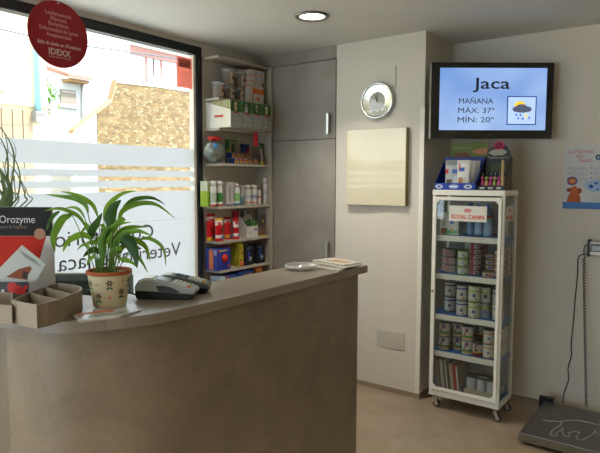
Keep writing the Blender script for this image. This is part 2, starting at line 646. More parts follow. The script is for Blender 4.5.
MB().tube([(x2 + 0.06, ty, ztop), (x2 + 0.06, ty, 0.5)], 0.04, M('9a9a9a', 0.5)).build('drainpipe', e)
# balustrade in front
zb0, zb1 = ext_pt(-8.3, 60, 142)[1], ext_pt(-8.3, 60, 134)[1]
ba, bb = ext_pt(-8.3, 40, 138)[0], ext_pt(-8.3, 100, 138)[0]
bl = thing('white_railing', 'white balustrade in front of the white house', 'railing', (0, 0, 0))
MB().box(-8.36, -8.24, ba, bb, zb1, zb1 + 0.06, M('dcdcdc', 0.8)).build('top_rail', bl)
k_ = 0
bq = MB()
while ba + 0.16 * k_ < bb:
    bq.box(-8.33, -8.27, ba + 0.16 * k_, ba + 0.16 * k_ + 0.06, zb0 - 0.6, zb1, M('d6d6d6', 0.8))
    k_ += 1
bq.build('baluster_row', bl)
MB().box(-8.38, -8.22, ba, bb, -0.02, zb0 - 0.6, M('cfcdc8', 0.9)).build('base_wall', bl)
# bush in the gap between the houses
rn = random.Random(3)
bu = MB()
by, bz = ext_pt(-8.7, 49, 97)
for k in range(90):
    q = Vector((-8.7 + rn.uniform(-.15, .15), by + rn.gauss(0, .09), bz + rn.gauss(0, .16)))
    d = Vector((rn.uniform(-1, 1), rn.uniform(-1, 1), rn.uniform(-.6, 1))).normalized()
    bu.strip([q, q + d * .06, q + d * .12], [.01, .03, .004], M('6f9a4a', 0.7))
bu.tube([(-8.75, by, 0), (-8.7, by + .01, bz)], .012, M('8b7a60', .8))
tag(bu.build('bush'), 'small green bush between the cream and the white house', 'bush')

# tall white building
x3 = -10.0
yy0, yy1 = ext_pt(x3, 83, 60)[0], ext_pt(x3, 130, 60)[0]
e = thing('tall_white_building', 'tall blank white building behind the stone wall', 'building', (0, 0, 0))
MB().box(x3 - 5, x3, yy0, yy1, -0.02, 9, cement('whitewash', 'cfd2d4', 'dddfe0', 0.9, 1.5, fine=0.1)).build('wall', e)
yd = ext_pt(x3, 98, 60)[0]
MB().box(x3, x3 + 0.1, yy0, yd, -0.02, 9, cement('whitewash_rough', 'b4b6b9', 'd4d5d8', 0.9, 4, fine=0.2)).build('rendered_panel', e)

# building with reddish window frames
x4 = -15.0
def E4(a, b): return ext_pt(x4, a, b)
e = thing('red_framed_building', 'far building with red framed upper windows and a balcony', 'building', (0, 0, 0))
a, b = E4(128, 60)[0], E4(215, 60)[0]
MB().box(x4 - 4, x4, a, b, -0.02, E4(150, 50)[1] + 2.4, M('cdd0d0', 0.85)).build('wall', e)
zt, zb = E4(160, 61)[1], E4(160, 80)[1]
REDW = M('9c7468', 0.8)
zz = E4(160, 55)[1]
MB().box(x4, x4 + 0.12, a, b, zt + 0.02, zt + 0.34, REDW).build('red_lintel', e)
MB().box(x4, x4 + 0.5, a, b, zt + 0.34, zt + 0.44, M('c9c4bd', .8)).build('balcony_slab', e)
rl = MB()
for k in range(22):
    yk = a + (b - a) * k / 22
    rl.box(x4 + .42, x4 + .46, yk, yk + 0.05, zt + 0.44, zt + .95, M('9da3a6', .6))
rl.box(x4 + .42, x4 + .47, a, b, zt + .95, zt + 1.0, M('9da3a6', .6))
rl.build('balcony_railing', e)
for (p0, p1) in ((130.5, 144.3), (147, 152.4), (154, 159.3), (162, 175.8), (178, 196)):
    ya_, yb_ = E4(p0, 70)[0], E4(p1, 70)[0]
    w_ = MB().box(x4, x4 + 0.04, ya_ - 0.06, ya_, zb - 0.8, zt + 0.02, REDW).box(x4, x4 + 0.04, yb_, yb_ + 0.06, zb - 0.8, zt + 0.02, REDW)
    f_ = w_.build('window_frame', e)
    MB().box(x4 + 0.0, x4 + 0.03, ya_, yb_, zb - 0.8, zt + 0.02, M('a9bcc6', 0.7)).build('pane', f_)
MB().box(x4 + 0.6, x4 + 0.7, E4(137, 80)[0], E4(158, 80)[0], zb - 0.5, zb - 0.05, M('7f9cc4', .6)).build('blue_awning', e)

# stone gable wall
x5 = -6.6
P5 = [ext_pt(x5, *q) for q in ((97, 113.5), (104, 108), (111.5, 102), (116, 82.5), (156, 87), (200, 93.5), (260, 101))]
pts = [(P5[0][0], -0.02)] + P5 + [(P5[-1][0], -0.02)]
e = thing('stone_gable_wall', 'rubble stone gable wall with a pale coping beyond the window', 'wall', (0, 0, 0))
MB().slab(pts[::-1], x5 - 0.12, x5, STONE, 'yz').build('masonry', e)
cp = MB()
for i in range(len(P5) - 1):
    (a0, b0), (a1, b1) = P5[i], P5[i + 1]
    cp.slab([(a0, b0), (a1, b1), (a1, b1 + 0.06), (a0, b0 + 0.06)], x5 - 0.14, x5 + 0.02, M('d8d2c6' if i > 2 else '9c8468', 0.8), 'yz')
cp.build('coping', e)
P6 = [ext_pt(x5, *q) for q in ((73, 133), (96.6, 113.8))]
e = thing('white_lean_to', 'low white outbuilding with a sloping brown verge beside the stone wall', 'outbuilding', (0, 0, 0))
MB().slab([(P6[0][0], -0.02), (P6[1][0], -0.02), P6[1], P6[0]], x5 - 0.12, x5 - 0.01, M('cfd0d0', .85), 'yz').build('wall', e)
MB().slab([P6[0], P6[1], (P6[1][0], P6[1][1] + .06), (P6[0][0], P6[0][1] + .06)], x5 - 0.14, x5 + 0.02, M('9c8468', .8), 'yz').build('verge', e)
# overhead cable
tag(MB().tube([(-5, ext_pt(-5, 60, 30)[0] - 2, ext_pt(-5, 60, 40)[1])] + [(-5, ext_pt(-5, q, 50)[0], ext_pt(-5, q, w)[1]) for q, w in ((60, 43), (100, 48), (130, 52), (200, 62))] + [(-5, 6.5, 3.9)], 0.012, M('55585c')).build('overhead_cable'), 'thin overhead cable crossing above the street', 'cable')

# ------------------------------------------------------------------ reception counter
CZ = 1.10
edge = [(1.673, -1.07), (1.668, -1.6), (1.662, -2.1), (1.65, -2.38), (1.625, -2.50), (1.575, -2.60), (1.50, -2.69), (1.41, -2.745), (1.30, -2.775), (1.1, -2.785), (0.42, -2.79),
        (0.42, -2.43), (1.10, -2.43), (1.22, -2.40), (1.29, -2.32), (1.345, -2.15), (1.365, -1.95), (1.37, -1.6), (1.37, -1.04)]
ct = thing('reception_counter', 'long taupe reception counter with a rounded end and overhanging top', 'counter')
def fine(poly):
    q = smooth_path([(*p, 0) for p in poly] + [(*poly[0], 0)], 5)
    return [(p.x, p.y) for p in q[:-1]]
edge = [(a, b) for a, b in [(p.x, p.y) for p in smooth_path([(*p, 0) for p in edge[:11]], 6)]] + edge[11:]
MB().prism(list(reversed(edge)), CZ - 0.038, CZ, CTOP).build('counter_top', ct, 0.002)
body = [(1.650, -1.13), (1.648, -1.7), (1.642, -2.2), (1.63, -2.38), (1.60, -2.49), (1.555, -2.58), (1.49, -2.665), (1.405, -2.722), (1.262, -2.757),
        (1.262, -2.705), (1.38, -2.68), (1.45, -2.62), (1.50, -2.55), (1.54, -2.46), (1.56, -2.36), (1.57, -2.0), (1.57, -1.13)]
body = [(p.x, p.y) for p in smooth_path([(*p, 0) for p in body[:9]], 8)] + [(p.x, p.y) for p in smooth_path([(*p, 0) for p in body[9:]], 4)]
MB().prism(list(reversed(body)), 0.0, CZ - 0.038, COUNT, smooth=False).build('front_panel', ct)
MB().box(0.43, 1.258, -2.60, -2.57, 0.0, CZ - 0.038, COUNT).build('rear_panel', ct)
# staff desk behind the counter
dk = thing('staff_desk', 'low staff desk hidden behind the reception counter', 'desk')
MB().box(0.45, 1.555, -2.36, -1.3, 0.71, 0.74, LAMI).build('desk_top', dk, 0.002)
for yy in (-2.34, -1.34):
    MB().box(0.5, 1.53, yy, yy + 0.025, 0.0, 0.71, LAMI).build('leg', dk)

# monitor seen from behind
mc = pixd(90, 290, 2.55)
mo = thing('computer_monitor', 'dark grey monitor turned away behind the potted plant', 'monitor', (mc.x - RT.x * .015, mc.y - RT.y * .015, 0.74), -YAW + PI - PI)
mo.rotation_euler = (0, 0, math.atan2(RT.y, RT.x))
TEAL = M('7a8788', 0.5)
MT = pixd(90, 272.8, 2.55).z - 0.74
MB().slab([(p[0], p[1]) for p in rrect(0.40, 0.27, 0.012, 3, 0, MT - 0.006 - 0.135)], 0.0, 0.035, TEAL, 'xz').build('housing', mo, 0.003)
MB().box(-0.195, 0.195, -0.003, 0.036, MT - 0.006, MT, M('c8cdc8', .4)).build('lit_top_edge', mo)  # pale colour paints the light caught along the monitor's top
gv = MB()
for k in range(40):
    gv.box(-0.17 + k * 0.0086, -0.17 + k * 0.0086 + 0.004, -0.002, 0.001, MT - 0.07, MT - 0.035, M('465050', .6))
gv.build('vent_grille', mo)
MB().box(-0.16, 0.16, -0.022, 0.0, MT - 0.235, MT - 0.078, M('3c4644', .5)).build('rear_bulge', mo, 0.006)
MB().box(-0.035, 0.035, 0.0, 0.02, 0.01, 0.13, TEAL).box(-0.11, 0.11, -0.06, 0.1, 0.0, 0.012, TEAL).build('stand', mo, 0.003)

# desk organiser
TZ = 1.173
TAUPE = M('8c7f6e', 0.45)
PALER = M('cfcac4', 0.35)
ol = [(12, 300), (24, 302.7), (36.4, 304.8), (48, 302.5), (59, 299.3), (70, 294.7), (77, 292.7), (81, 290.5), (82.3, 287.8), (79.5, 286), (72, 284.5), (58, 283.3), (51, 284.3), (44, 286.6), (36, 289.3), (29, 292.2), (18, 297)]
OW = [pix('z', TZ, *q) for q in ol]
cx_ = sum(p.x for p in OW) / len(OW)
cy_ = sum(p.y for p in OW) / len(OW)
og = thing('desk_organiser', 'taupe three-compartment desk organiser with a rounded end', 'organiser', (cx_, cy_, CZ))
O2 = [(p.x - cx_, p.y - cy_) for p in OW]
# enforce counter-clockwise
ar = sum(O2[i][0] * O2[(i + 1) % len(O2)][1] - O2[(i + 1) % len(O2)][0] * O2[i][1] for i in range(len(O2)))
if ar < 0:
    O2 = O2[::-1]


def inset(poly, d):
    out = []
    n_ = len(poly)
    for i in range(n_):
        p0, p1, p2 = Vector(poly[i - 1]), Vector(poly[i]), Vector(poly[(i + 1) % n_])
        a_ = (p1 - p0).normalized()
        b_ = (p2 - p1).normalized()
        na = Vector((-a_.y, a_.x))
        nb = Vector((-b_.y, b_.x))
        nn = (na + nb)
        nn = nn / max(0.6, nn.length_squared / 2)
        out.append(tuple(p1 + nn * d))
    return out


def tray_shell(mb, poly, h, wall, floor_, mo_, rim):
    inn = inset(poly, wall)
    n_ = len(poly)
    b0 = len(mb.v)
    mb.v += [(x, y, 0) for x, y in poly] + [(x, y, h) for x, y in poly] + [(x, y, h) for x, y in inn] + [(x, y, floor_) for x, y in inn]
    for i in range(n_):
        j = (i + 1) % n_
        mb.face((b0 + i, b0 + j, b0 + n_ + j, b0 + n_ + i), mo_)
        mb.face((b0 + n_ + i, b0 + n_ + j, b0 + 2 * n_ + j, b0 + 2 * n_ + i), rim)
        mb.face((b0 + 2 * n_ + i, b0 + 2 * n_ + j, b0 + 3 * n_ + j, b0 + 3 * n_ + i), mo_)
    mb.face([b0 + i for i in reversed(range(n_))], mo_)
    mb.face([b0 + 3 * n_ + i for i in range(n_)], mo_)


tm = MB()
tray_shell(tm, O2, TZ - CZ, 0.004, 0.004, TAUPE, TAUPE)
tm.build('shell', og)
for a, b in (((30, 292.4), (57.5, 299.4)), ((45, 286.9), (71, 293.8))):
    p, q = pix('z', TZ, *a), pix('z', TZ, *b)
    p, q = Vector((p.x - cx_, p.y - cy_)), Vector((q.x - cx_, q.y - cy_))
    t_ = (q - p).normalized()
    nn = Vector((-t_.y, t_.x)) * 0.0015
    MB().prism([tuple(p - nn), tuple(q - nn), tuple(q + nn), tuple(p + nn)], 0.004, TZ - CZ - 0.001, TAUPE).build('divider', og)
# low left bin of the organiser
qa, qb, qc, qd = [pix('z', 1.165, *q) for q in ((-22, 301), (11.5, 304), (12.5, 291.5), (-20, 289))]
lp = [(p.x - cx_, p.y - cy_) for p in (qa, qb, qc, qd)]
ar = sum(lp[i][0] * lp[(i + 1) % 4][1] - lp[(i + 1) % 4][0] * lp[i][1] for i in range(4))
if ar < 0:
    lp = lp[::-1]
tm = MB()
tray_shell(tm, lp, 0.06, 0.004, 0.004, TAUPE, TAUPE)
tm.build('side_bin', og)

# product standee
sc_ = pixd(0.2, 250, 2.24)
st = thing('display_standee', 'black, red and white dental product standee behind the organiser', 'standee', (sc_.x, sc_.y, CZ))
st.rotation_euler = (0, 0, math.atan2(RT.y, RT.x))
SW = 0.207
STW = M('c9c6c0', 0.5)
MB().box(-0.21, SW, 0.0, 0.012, 0.0, 0.338, STW).build('board', st)
MB().box(-0.21, SW + 0.0005, -0.001, 0.0, 0.225, 0.338, M('120d0c', 0.6)).build('dark_band', st)
MB().slab([(-0.21, 0.03), (0.10, 0.06), (0.155, 0.14), (0.182, 0.224), (-0.21, 0.224)], -0.001, 0.0, M('b8260e', 0.7), 'xz').build('red_field', st)
MB().slab([(0.158 + 0.022 * math.cos(2 * PI * k / 24), 0.233 + 0.022 * math.sin(2 * PI * k / 24)) for k in range(24)], -0.002, -0.001, M('a57a5a', 0.5), 'xz').build('seal', st)
text('de Orozyme', 0.042, M('cfc9c6'), st, (0.142, -0.0015, 0.276), align='RIGHT', width=0.185)
text('Cuidado para la higiene', 0.019, M('8a7460'), st, (0.11, -0.0015, 0.255), align='RIGHT')
text('enzimático', 0.018, M('8a7460'), st, (-0.02, -0.0015, 0.236), align='RIGHT')
MB().prism([(-0.1, 0.012), (0.1, 0.012), (0.06, 0.09), (-0.06, 0.09)], 0, 0.2, STW).build('easel', st)
# leaflet with a dog photo leaning on the standee
ka = pixd(24, 300, 2.15)
cdp = thing('dog_leaflet', 'tilted white leaflet with a brown dog photo in front of the standee', 'leaflet', (ka.x, ka.y, 1.102))
cdp.rotation_euler = (0.0, 0.0, math.atan2(RT.y, RT.x))
def LF(x, y):
    """leaflet point from its place against the standee, metres"""
    return ((x - 24) * 2.15 / FPX, (300 - y) * 2.15 / FPX)
pl = [LF(24, 247), LF(47, 266), LF(38, 282), LF(27, 292), LF(-8, 284), LF(-8, 279)]
MB().slab(pl, 0.0, 0.002, M('bdbfb4', 0.5), 'xz').build('sheet', cdp)
MB().slab([LF(7, 279), LF(20, 271), LF(31, 268), LF(33, 271), LF(29, 277), LF(28, 282), LF(20, 281)], -0.001, 0.0, M('8a4a26', 0.6), 'xz').build('dog_picture', cdp)
MB().slab([LF(24, 273), LF(29, 274), LF(28, 281), LF(23, 280)], -0.0015, -0.001, M('3c2c28', 0.6), 'xz').build('dog_dark_coat', cdp)  # dark brown part of the printed dog
pr_ = MB()
for k in range(5):
    a, b = LF(22 + k * 1.2 - 1, 252 + k * 1.6), LF(38 + k * 1.2 - 1, 262 + k * 1.6)
    pr_.slab([a, (a[0], a[1] - .0015), (b[0], b[1] - .0015), b], -0.001, 0.0, M('8a8c84', .6), 'xz')
pr_.build('printed_lines', cdp)
# dark and red brochure at the foot
kb = pixd(10, 300, 2.12)
bc = thing('red_brochure', 'black brochure with red dots propped low behind the organiser', 'brochure', (kb.x, kb.y, 1.101))
bc.rotation_euler = (0, 0, math.atan2(RT.y, RT.x))
MB().box(-0.09, 0.07, 0.0, 0.003, 0.0, 0.066, M('34302e', 0.4)).build('cover', bc)
db = MB()
for (cx0, cz0, r) in ((0.012, 0.045, 0.02), (0.032, 0.036, 0.016), (0.045, 0.033, 0.014), (0.062, 0.047, 0.007)):
    db.slab([(cx0 + r * math.cos(2 * PI * k / 20), cz0 + r * math.sin(2 * PI * k / 20)) for k in range(20)], -0.001, 0.0, M('c22a1c', 0.4), 'xz')
db.build('red_dots', bc)
MB().box(-0.03, -0.02, -0.001, 0.0, 0.028, 0.038, M('c8c4bc')).build('white_dot', bc)

# brochure under the pot
mg = pix('z', CZ, 104, 309)
b_ = [pix('z', CZ + .004, *q) for q in ((72.5, 316), (80, 321.5), (120, 316.5), (141, 310.5), (133, 304), (104, 306))]
bl_ = [(p.x - mg.x, p.y - mg.y) for p in b_]
mgz = thing('magazine', 'white glossy magazine lying under the flower pot', 'magazine', (mg.x, mg.y, CZ))
ar = sum(bl_[i][0] * bl_[(i + 1) % 6][1] - bl_[(i + 1) % 6][0] * bl_[i][1] for i in range(6))
if ar < 0:
    bl_ = bl_[::-1]
MB().prism(bl_, 0, 0.007, M('b8b6b0', 0.3), M('c9cbcb', 0.22)).build('pages', mgz)
b2 = [pix('z', CZ + .008, *q) for q in ((75, 315.5), (114, 311), (114, 309), (76, 313.5))]
MB().prism([(p.x - mg.x, p.y - mg.y) for p in b2], 0.007, 0.0076, M('c8683a', 0.4)).build('orange_stripe', mgz)
b2 = [pix('z', CZ + .008, *q) for q in ((88, 317.5), (130, 312.5), (130, 310), (90, 314.5))]
MB().prism([(p.x - mg.x, p.y - mg.y) for p in b2], 0.007, 0.0076, M('8a8f80', 0.4)).build('cover_picture', mgz)

# ------------------------------------------------------------------ potted plant
pc = pix('z', CZ + 0.008, 110.0, 305)
PO = thing('potted_peace_lily', 'leafy green houseplant in a cream flower-painted pot', 'potted plant', (pc.x, pc.y, CZ + 0.008))
TERRA = M('a85a34', 0.7)
CREAMP = M('c9bc98', 0.5)
PH = 0.126
MB().lathe([(0.0001, 0.0), (0.053, 0.0), (0.055, 0.002), (0.072, PH - 0.014), (0.072, PH - 0.012), (0.0665, PH - 0.012), (0.052, 0.01), (0.0001, 0.01)], CREAMP, 40).build('pot', PO)
MB().lathe([(0.0722, PH - 0.014), (0.0765, PH - 0.012), (0.077, PH - 0.002), (0.074, PH), (0.068, PH - 0.001), (0.067, PH - 0.012)], TERRA, 40).build('rim', PO)
MB().lathe([(0.0001, PH - 0.016), (0.067, PH - 0.018)], M('2e2018', 0.9), 32).build('soil', PO)
va = math.atan2(CAM.y - pc.y, CAM.x - pc.x)
def onpot(u, z, r=0.0006):
    """u metres sideways across the side that faces the room"""
    rad = 0.055 + (0.072 - 0.055) * (z - 0.002) / (PH - 0.016)
    a = va + u / rad
    return Vector(((rad + r) * math.cos(a), (rad + r) * math.sin(a), z)), a
def spot(mb, u, z, ru, rz, m_, th=0.001, tilt=0.0):
    n_ = 10
    b0 = len(mb.v)
    c0, _ = onpot(u, z, th)
    mb.v.append(tuple(c0))
    for k in range(n_):
        w = 2 * PI * k / n_
        du, dz = ru * math.cos(w), rz * math.sin(w)
        du, dz = du * math.cos(tilt) - dz * math.sin(tilt), du * math.sin(tilt) + dz * math.cos(tilt)
        p_, _ = onpot(u + du, z + dz, th)
        mb.v.append(tuple(p_))
    for k in range(n_):
        mb.face((b0, b0 + 1 + k, b0 + 1 + (k + 1) % n_), m_)
for (u, z) in ((-0.0, 0.088), (-0.038, 0.043), (0.04, 0.055), (0.078, 0.09), (-0.075, 0.085)):
    fl = MB()
    for k in range(6):
        w = 2 * PI * k / 6
        spot(fl, u + 0.007 * math.cos(w), z + 0.007 * math.sin(w), 0.005, 0.0026, M('28304e'), 0.001, w)
    spot(fl, u, z, 0.0035, 0.0035, M('c8963a'), 0.0014)
    spot(fl, u - 0.005, z - 0.018, 0.0065, 0.0035, M('2f7048'), 0.001, 0.7)
    spot(fl, u + 0.005, z - 0.018, 0.0065, 0.0035, M('2f7048'), 0.001, -0.7 + PI)
    fl.build('painted_flower', PO)
for (u, z) in ((-0.045, 0.082), (0.045, 0.094), (0.0, 0.038)):
    fl = MB()
    spot(fl, u, z, 0.0042, 0.0042, M('cf7f2e'), 0.001)
    fl.build('painted_dot', PO)
G1, G2, G3 = M('4e7a26', 0.4), M('6e9a2e', 0.4), M('284c1a', 0.38)
for g_ in (G1, G2, G3):
    nt = g_.node_tree
    bs = nt.nodes['Principled BSDF']
    tl = nt.nodes.new('ShaderNodeBsdfTranslucent')
    tl.inputs[0].default_value = (0.30, 0.50, 0.05, 1) if g_ is not G3 else (0.10, 0.22, 0.03, 1)
    mx = nt.nodes.new('ShaderNodeMixShader')
    mx.inputs[0].default_value = 0.38
    nt.links.new(bs.outputs[0], mx.inputs[1])
    nt.links.new(tl.outputs[0], mx.inputs[2])
    nt.links.new(mx.outputs[0], nt.nodes['Material Output'].inputs[0])
D0 = (pc - CAM).dot(FW)
leafs = MB()
stems = MB()
org = PO.location
def leaf(path, wpx, dd, m_, stem_from=None, k_at=0.45, bend=0.0, sidez=0.0):
    """path: blade from its base to its tip; dd: how far behind (+) or before (-) the pot axis the tip lies"""
    n_ = len(path)
    pts_ = [pixd(x, y, D0 + dd * (0.45 + 0.55 * i / (n_ - 1))) - org for i, (x, y) in enumerate(path)]
    sp_ = smooth_path(pts_, 4)
    L = len(sp_) - 1
    ws = []
    for i in range(L + 1):
        t = i / L
        ws.append(max(0.0006, (wpx * .82 / 2) * D0 / FPX * (math.sin(PI * min(1, t ** 0.75)) ** 0.8 if 0 < t < 1 else 0.05)))
    side = RT * 0.8 + UP * 0.45 if sidez == 0 else RT * math.cos(sidez) + UP * math.sin(sidez)
    # blade spreads across the path, turned a little away from the view
    dirv = (sp_[-1] - sp_[0]).normalized()
    side = dirv.cross(FW * 0.9 + UP * 0.25)
    leafs.strip(sp_, ws, m_, 0.3, side)
    if stem_from:
        bx0 = pixd(stem_from[0], 274, D0 + stem_from[1]) - org
        bx0 = Vector((bx0.x, bx0.y, PH - 0.02))
        rr = math.hypot(bx0.x, bx0.y)
        if rr > 0.05:
            bx0.x *= 0.05 / rr
            bx0.y *= 0.05 / rr
        mid = bx0.lerp(sp_[0], 0.5) + Vector((0, 0, 0.012))
        stems.tube(smooth_path([bx0, mid, sp_[0], sp_[min(2, L)]], 4), 0.0017, M('5d8030', 0.5), 6)
leaf([(88, 214), (85, 205), (76, 199), (62, 196.5), (46, 194.5)], 7, 0.02, G1, (101, 0.0))
leaf([(98, 218), (93, 206), (84, 199), (73, 194), (61, 191.5)], 6.5, 0.05, G2, (104, 0.02))
leaf([(86, 228), (79, 217), (68, 211), (57, 208.5), (44, 211)], 5.5, -0.04, G1, (99, -0.02))
leaf([(72, 215), (63, 218), (56, 229), (53, 240), (55, 252)], 10, -0.07, G1, (97, -0.03))
leaf([(85, 219), (80, 211), (74, 207.5), (65, 208)], 4.5, 0.05, G2, (100, 0.02))
leaf([(60, 211), (53, 216), (49, 223), (46, 231)], 5, 0.0, G3)
leaf([(92, 240), (84, 235), (75, 237), (67, 243), (63, 252)], 8, -0.05, G2, (97, -0.03))
leaf([(91, 240), (92, 230), (97, 222), (102, 213)], 10, 0.01, G3, (103, 0.0))
leaf([(100, 254), (95, 250), (89, 252), (83, 257)], 8, -0.03, G3, (99, -0.02))
leaf([(84, 222), (88, 227), (90, 236), (91, 244)], 5, 0.02, G2)
leaf([(103, 266), (102, 252), (101, 241), (105, 231), (112, 227)], 8, -0.04, G1, (103, -0.03))
leaf([(106, 232), (112, 227), (120, 224), (131, 222)], 5, -0.03, G2)
leaf([(104, 222), (106, 209), (113, 200), (124, 193), (138, 190.5)], 6, 0.03, G2, (107, 0.02))
leaf([(113, 232), (110, 219), (113, 208), (121, 200)], 14, 0.0, G3, (110, 0.0))
leaf([(118, 224), (122, 212), (131, 206), (144, 203), (158, 205.5), (175, 218.5)], 7, 0.03, G1, (113, 0.02))
leaf([(123, 208), (131, 201), (142, 198), (154, 198.5), (165, 204.5)], 5.5, 0.06, G3, (114, 0.03))
leaf([(112, 240), (121, 231), (132, 227), (148, 227)], 6, 0.02, G1, (111, 0.0))
leaf([(116, 238), (126, 233), (138, 231), (152, 236)], 7, -0.02, G2, (112, -0.02))
leaf([(113, 246), (120, 238), (130, 238), (141, 240)], 9, -0.02, G1, (110, -0.02))
leaf([(121, 238), (128, 241), (134, 252), (137, 268)], 14, -0.05, G3, (113, -0.04))
leaf([(138, 240), (148, 238.5), (158, 243), (164, 251), (166, 266)], 5, 0.02, G1, (116, 0.0))
leaf([(126, 243), (138, 242), (146, 248), (150, 261)], 7, 0.0, G2, (115, 0.0))
leaf([(117, 258), (124, 260), (131, 262), (138, 268)], 6, -0.04, G2, (112, -0.03))
leaf([(134, 250), (139, 258), (143, 264), (148, 273)], 4, -0.01, G1, (115, -0.02))
leaf([(95, 236), (90, 229), (85, 228), (79, 236)], 5, 0.03, G1, (98, 0.02))
leaf([(108, 250), (110, 238), (108, 226), (104, 216)], 6, 0.03, G1, (107, 0.01))
leaf([(117, 250), (120, 242), (127, 247), (131, 256)], 6, 0.02, G3, (110, 0.02))
for k_, (bx1, by1, tx1, ty1, w1, g1) in enumerate(((108, 246, 100, 226, 5, G2), (112, 252, 122, 234, 6, G1), (106, 250, 96, 238, 5, G1), (110, 258, 122, 250, 6, G2), (115, 244, 127, 232, 6, G2), (103, 246, 112, 230, 5, G3),
                                                 (118, 240, 136, 229, 5, G1), (121, 246, 140, 250, 5, G3), (99, 244, 86, 243, 5, G2), (119, 254, 130, 246, 6, G1), (112, 236, 126, 220, 6, G2), (96, 258, 87, 266, 4, G2))):
    mx_, my_ = (bx1 + tx1) / 2, min(by1, ty1) - 2 + (k_ % 3)
    leaf([(bx1, by1), (mx_ * .6 + bx1 * .4, my_ * .6 + by1 * .4 - 1), (mx_ * .4 + tx1 * .6, my_ * .7 + ty1 * .3), (tx1, ty1)], w1 * 1.2, (-.04, .03, 0, -.02, .05)[k_ % 5], g1, (106 + (bx1 - 106) * .5, .0))
leaf([(92, 253), (88, 247), (83, 245), (77, 250)], 4.5, 0.01, G2, (100, 0.0))
leafs.build('foliage', PO)
for q in (98, 101, 103, 106, 108, 112, 114):
    b0 = pixd(q, 274, D0) - org
    b0 = Vector((b0.x * .8, b0.y * .8, PH - 0.02))
    t0 = pixd(q + (q - 106) * .8, 238, D0 + .01) - org
    stems.tube(smooth_path([b0, b0.lerp(t0, .5), t0], 3), 0.0016, M('5d8030', 0.5), 6)
stems.build('stems', PO)

# grassy plant far left
gp = pixd(-4, 300, 2.62)
GPL = thing('spider_plant', 'thin-leaved arching grassy plant behind the standee', 'potted plant', (0.50, -2.62, CZ))
gl_org = GPL.location
dg = (Vector((0.50, -2.62, 1.2)) - CAM).dot(FW)
MB().lathe([(0.0001, 0), (0.045, 0), (0.06, 0.1), (0.062, 0.1), (0.055, 0.095), (0.0001, 0.09)], M('7d766c'), 28).build('pot', GPL)
gm = MB()
GR = M('55663a', 0.6)
for path, w in (([(2, 205), (8, 175), (6, 150), (-6, 128)], 2.5), ([(4, 206), (12, 180), (14, 155), (6, 135), (-8, 120)], 2.2),
                ([(5, 206), (10, 190), (2, 172), (-8, 160)], 4), ([(9, 207), (18, 195), (20, 175), (14, 158), (0, 143)], 2),
                ([(3, 206), (6, 190), (-2, 178)], 5), ([(20, 207), (25, 196), (20, 180), (12, 167), (-4, 160)], 1.6),
                ([(10, 207), (5, 170), (8, 150), (3, 130), (-6, 124)], 1.4), ([(26, 206), (28, 195), (22, 182), (14, 170)], 1.2),
                ([(14, 207), (15, 190), (13, 170), (16, 150), (9, 136)], 1.3), ([(0, 206), (3, 180), (-4, 160)], 5),
                ([(8, 207), (3, 195), (-4, 186)], 5), ([(12, 206), (9, 185), (14, 165)], 1.2)):
    pts_ = [Vector((0.0, 0.0, 0.09))] + [pixd(x, y, dg + 0.04 * (i / len(path))) - gl_org for i, (x, y) in enumerate(path)]
    sp_ = smooth_path(pts_, 5)
    L = len(sp_) - 1
    gm.strip(sp_, [max(0.0008, w / 2 * dg / FPX * (1 - (i / L) ** 3)) for i in range(L + 1)], GR, 0.3, RT.copy())
gm.build('foliage', GPL)

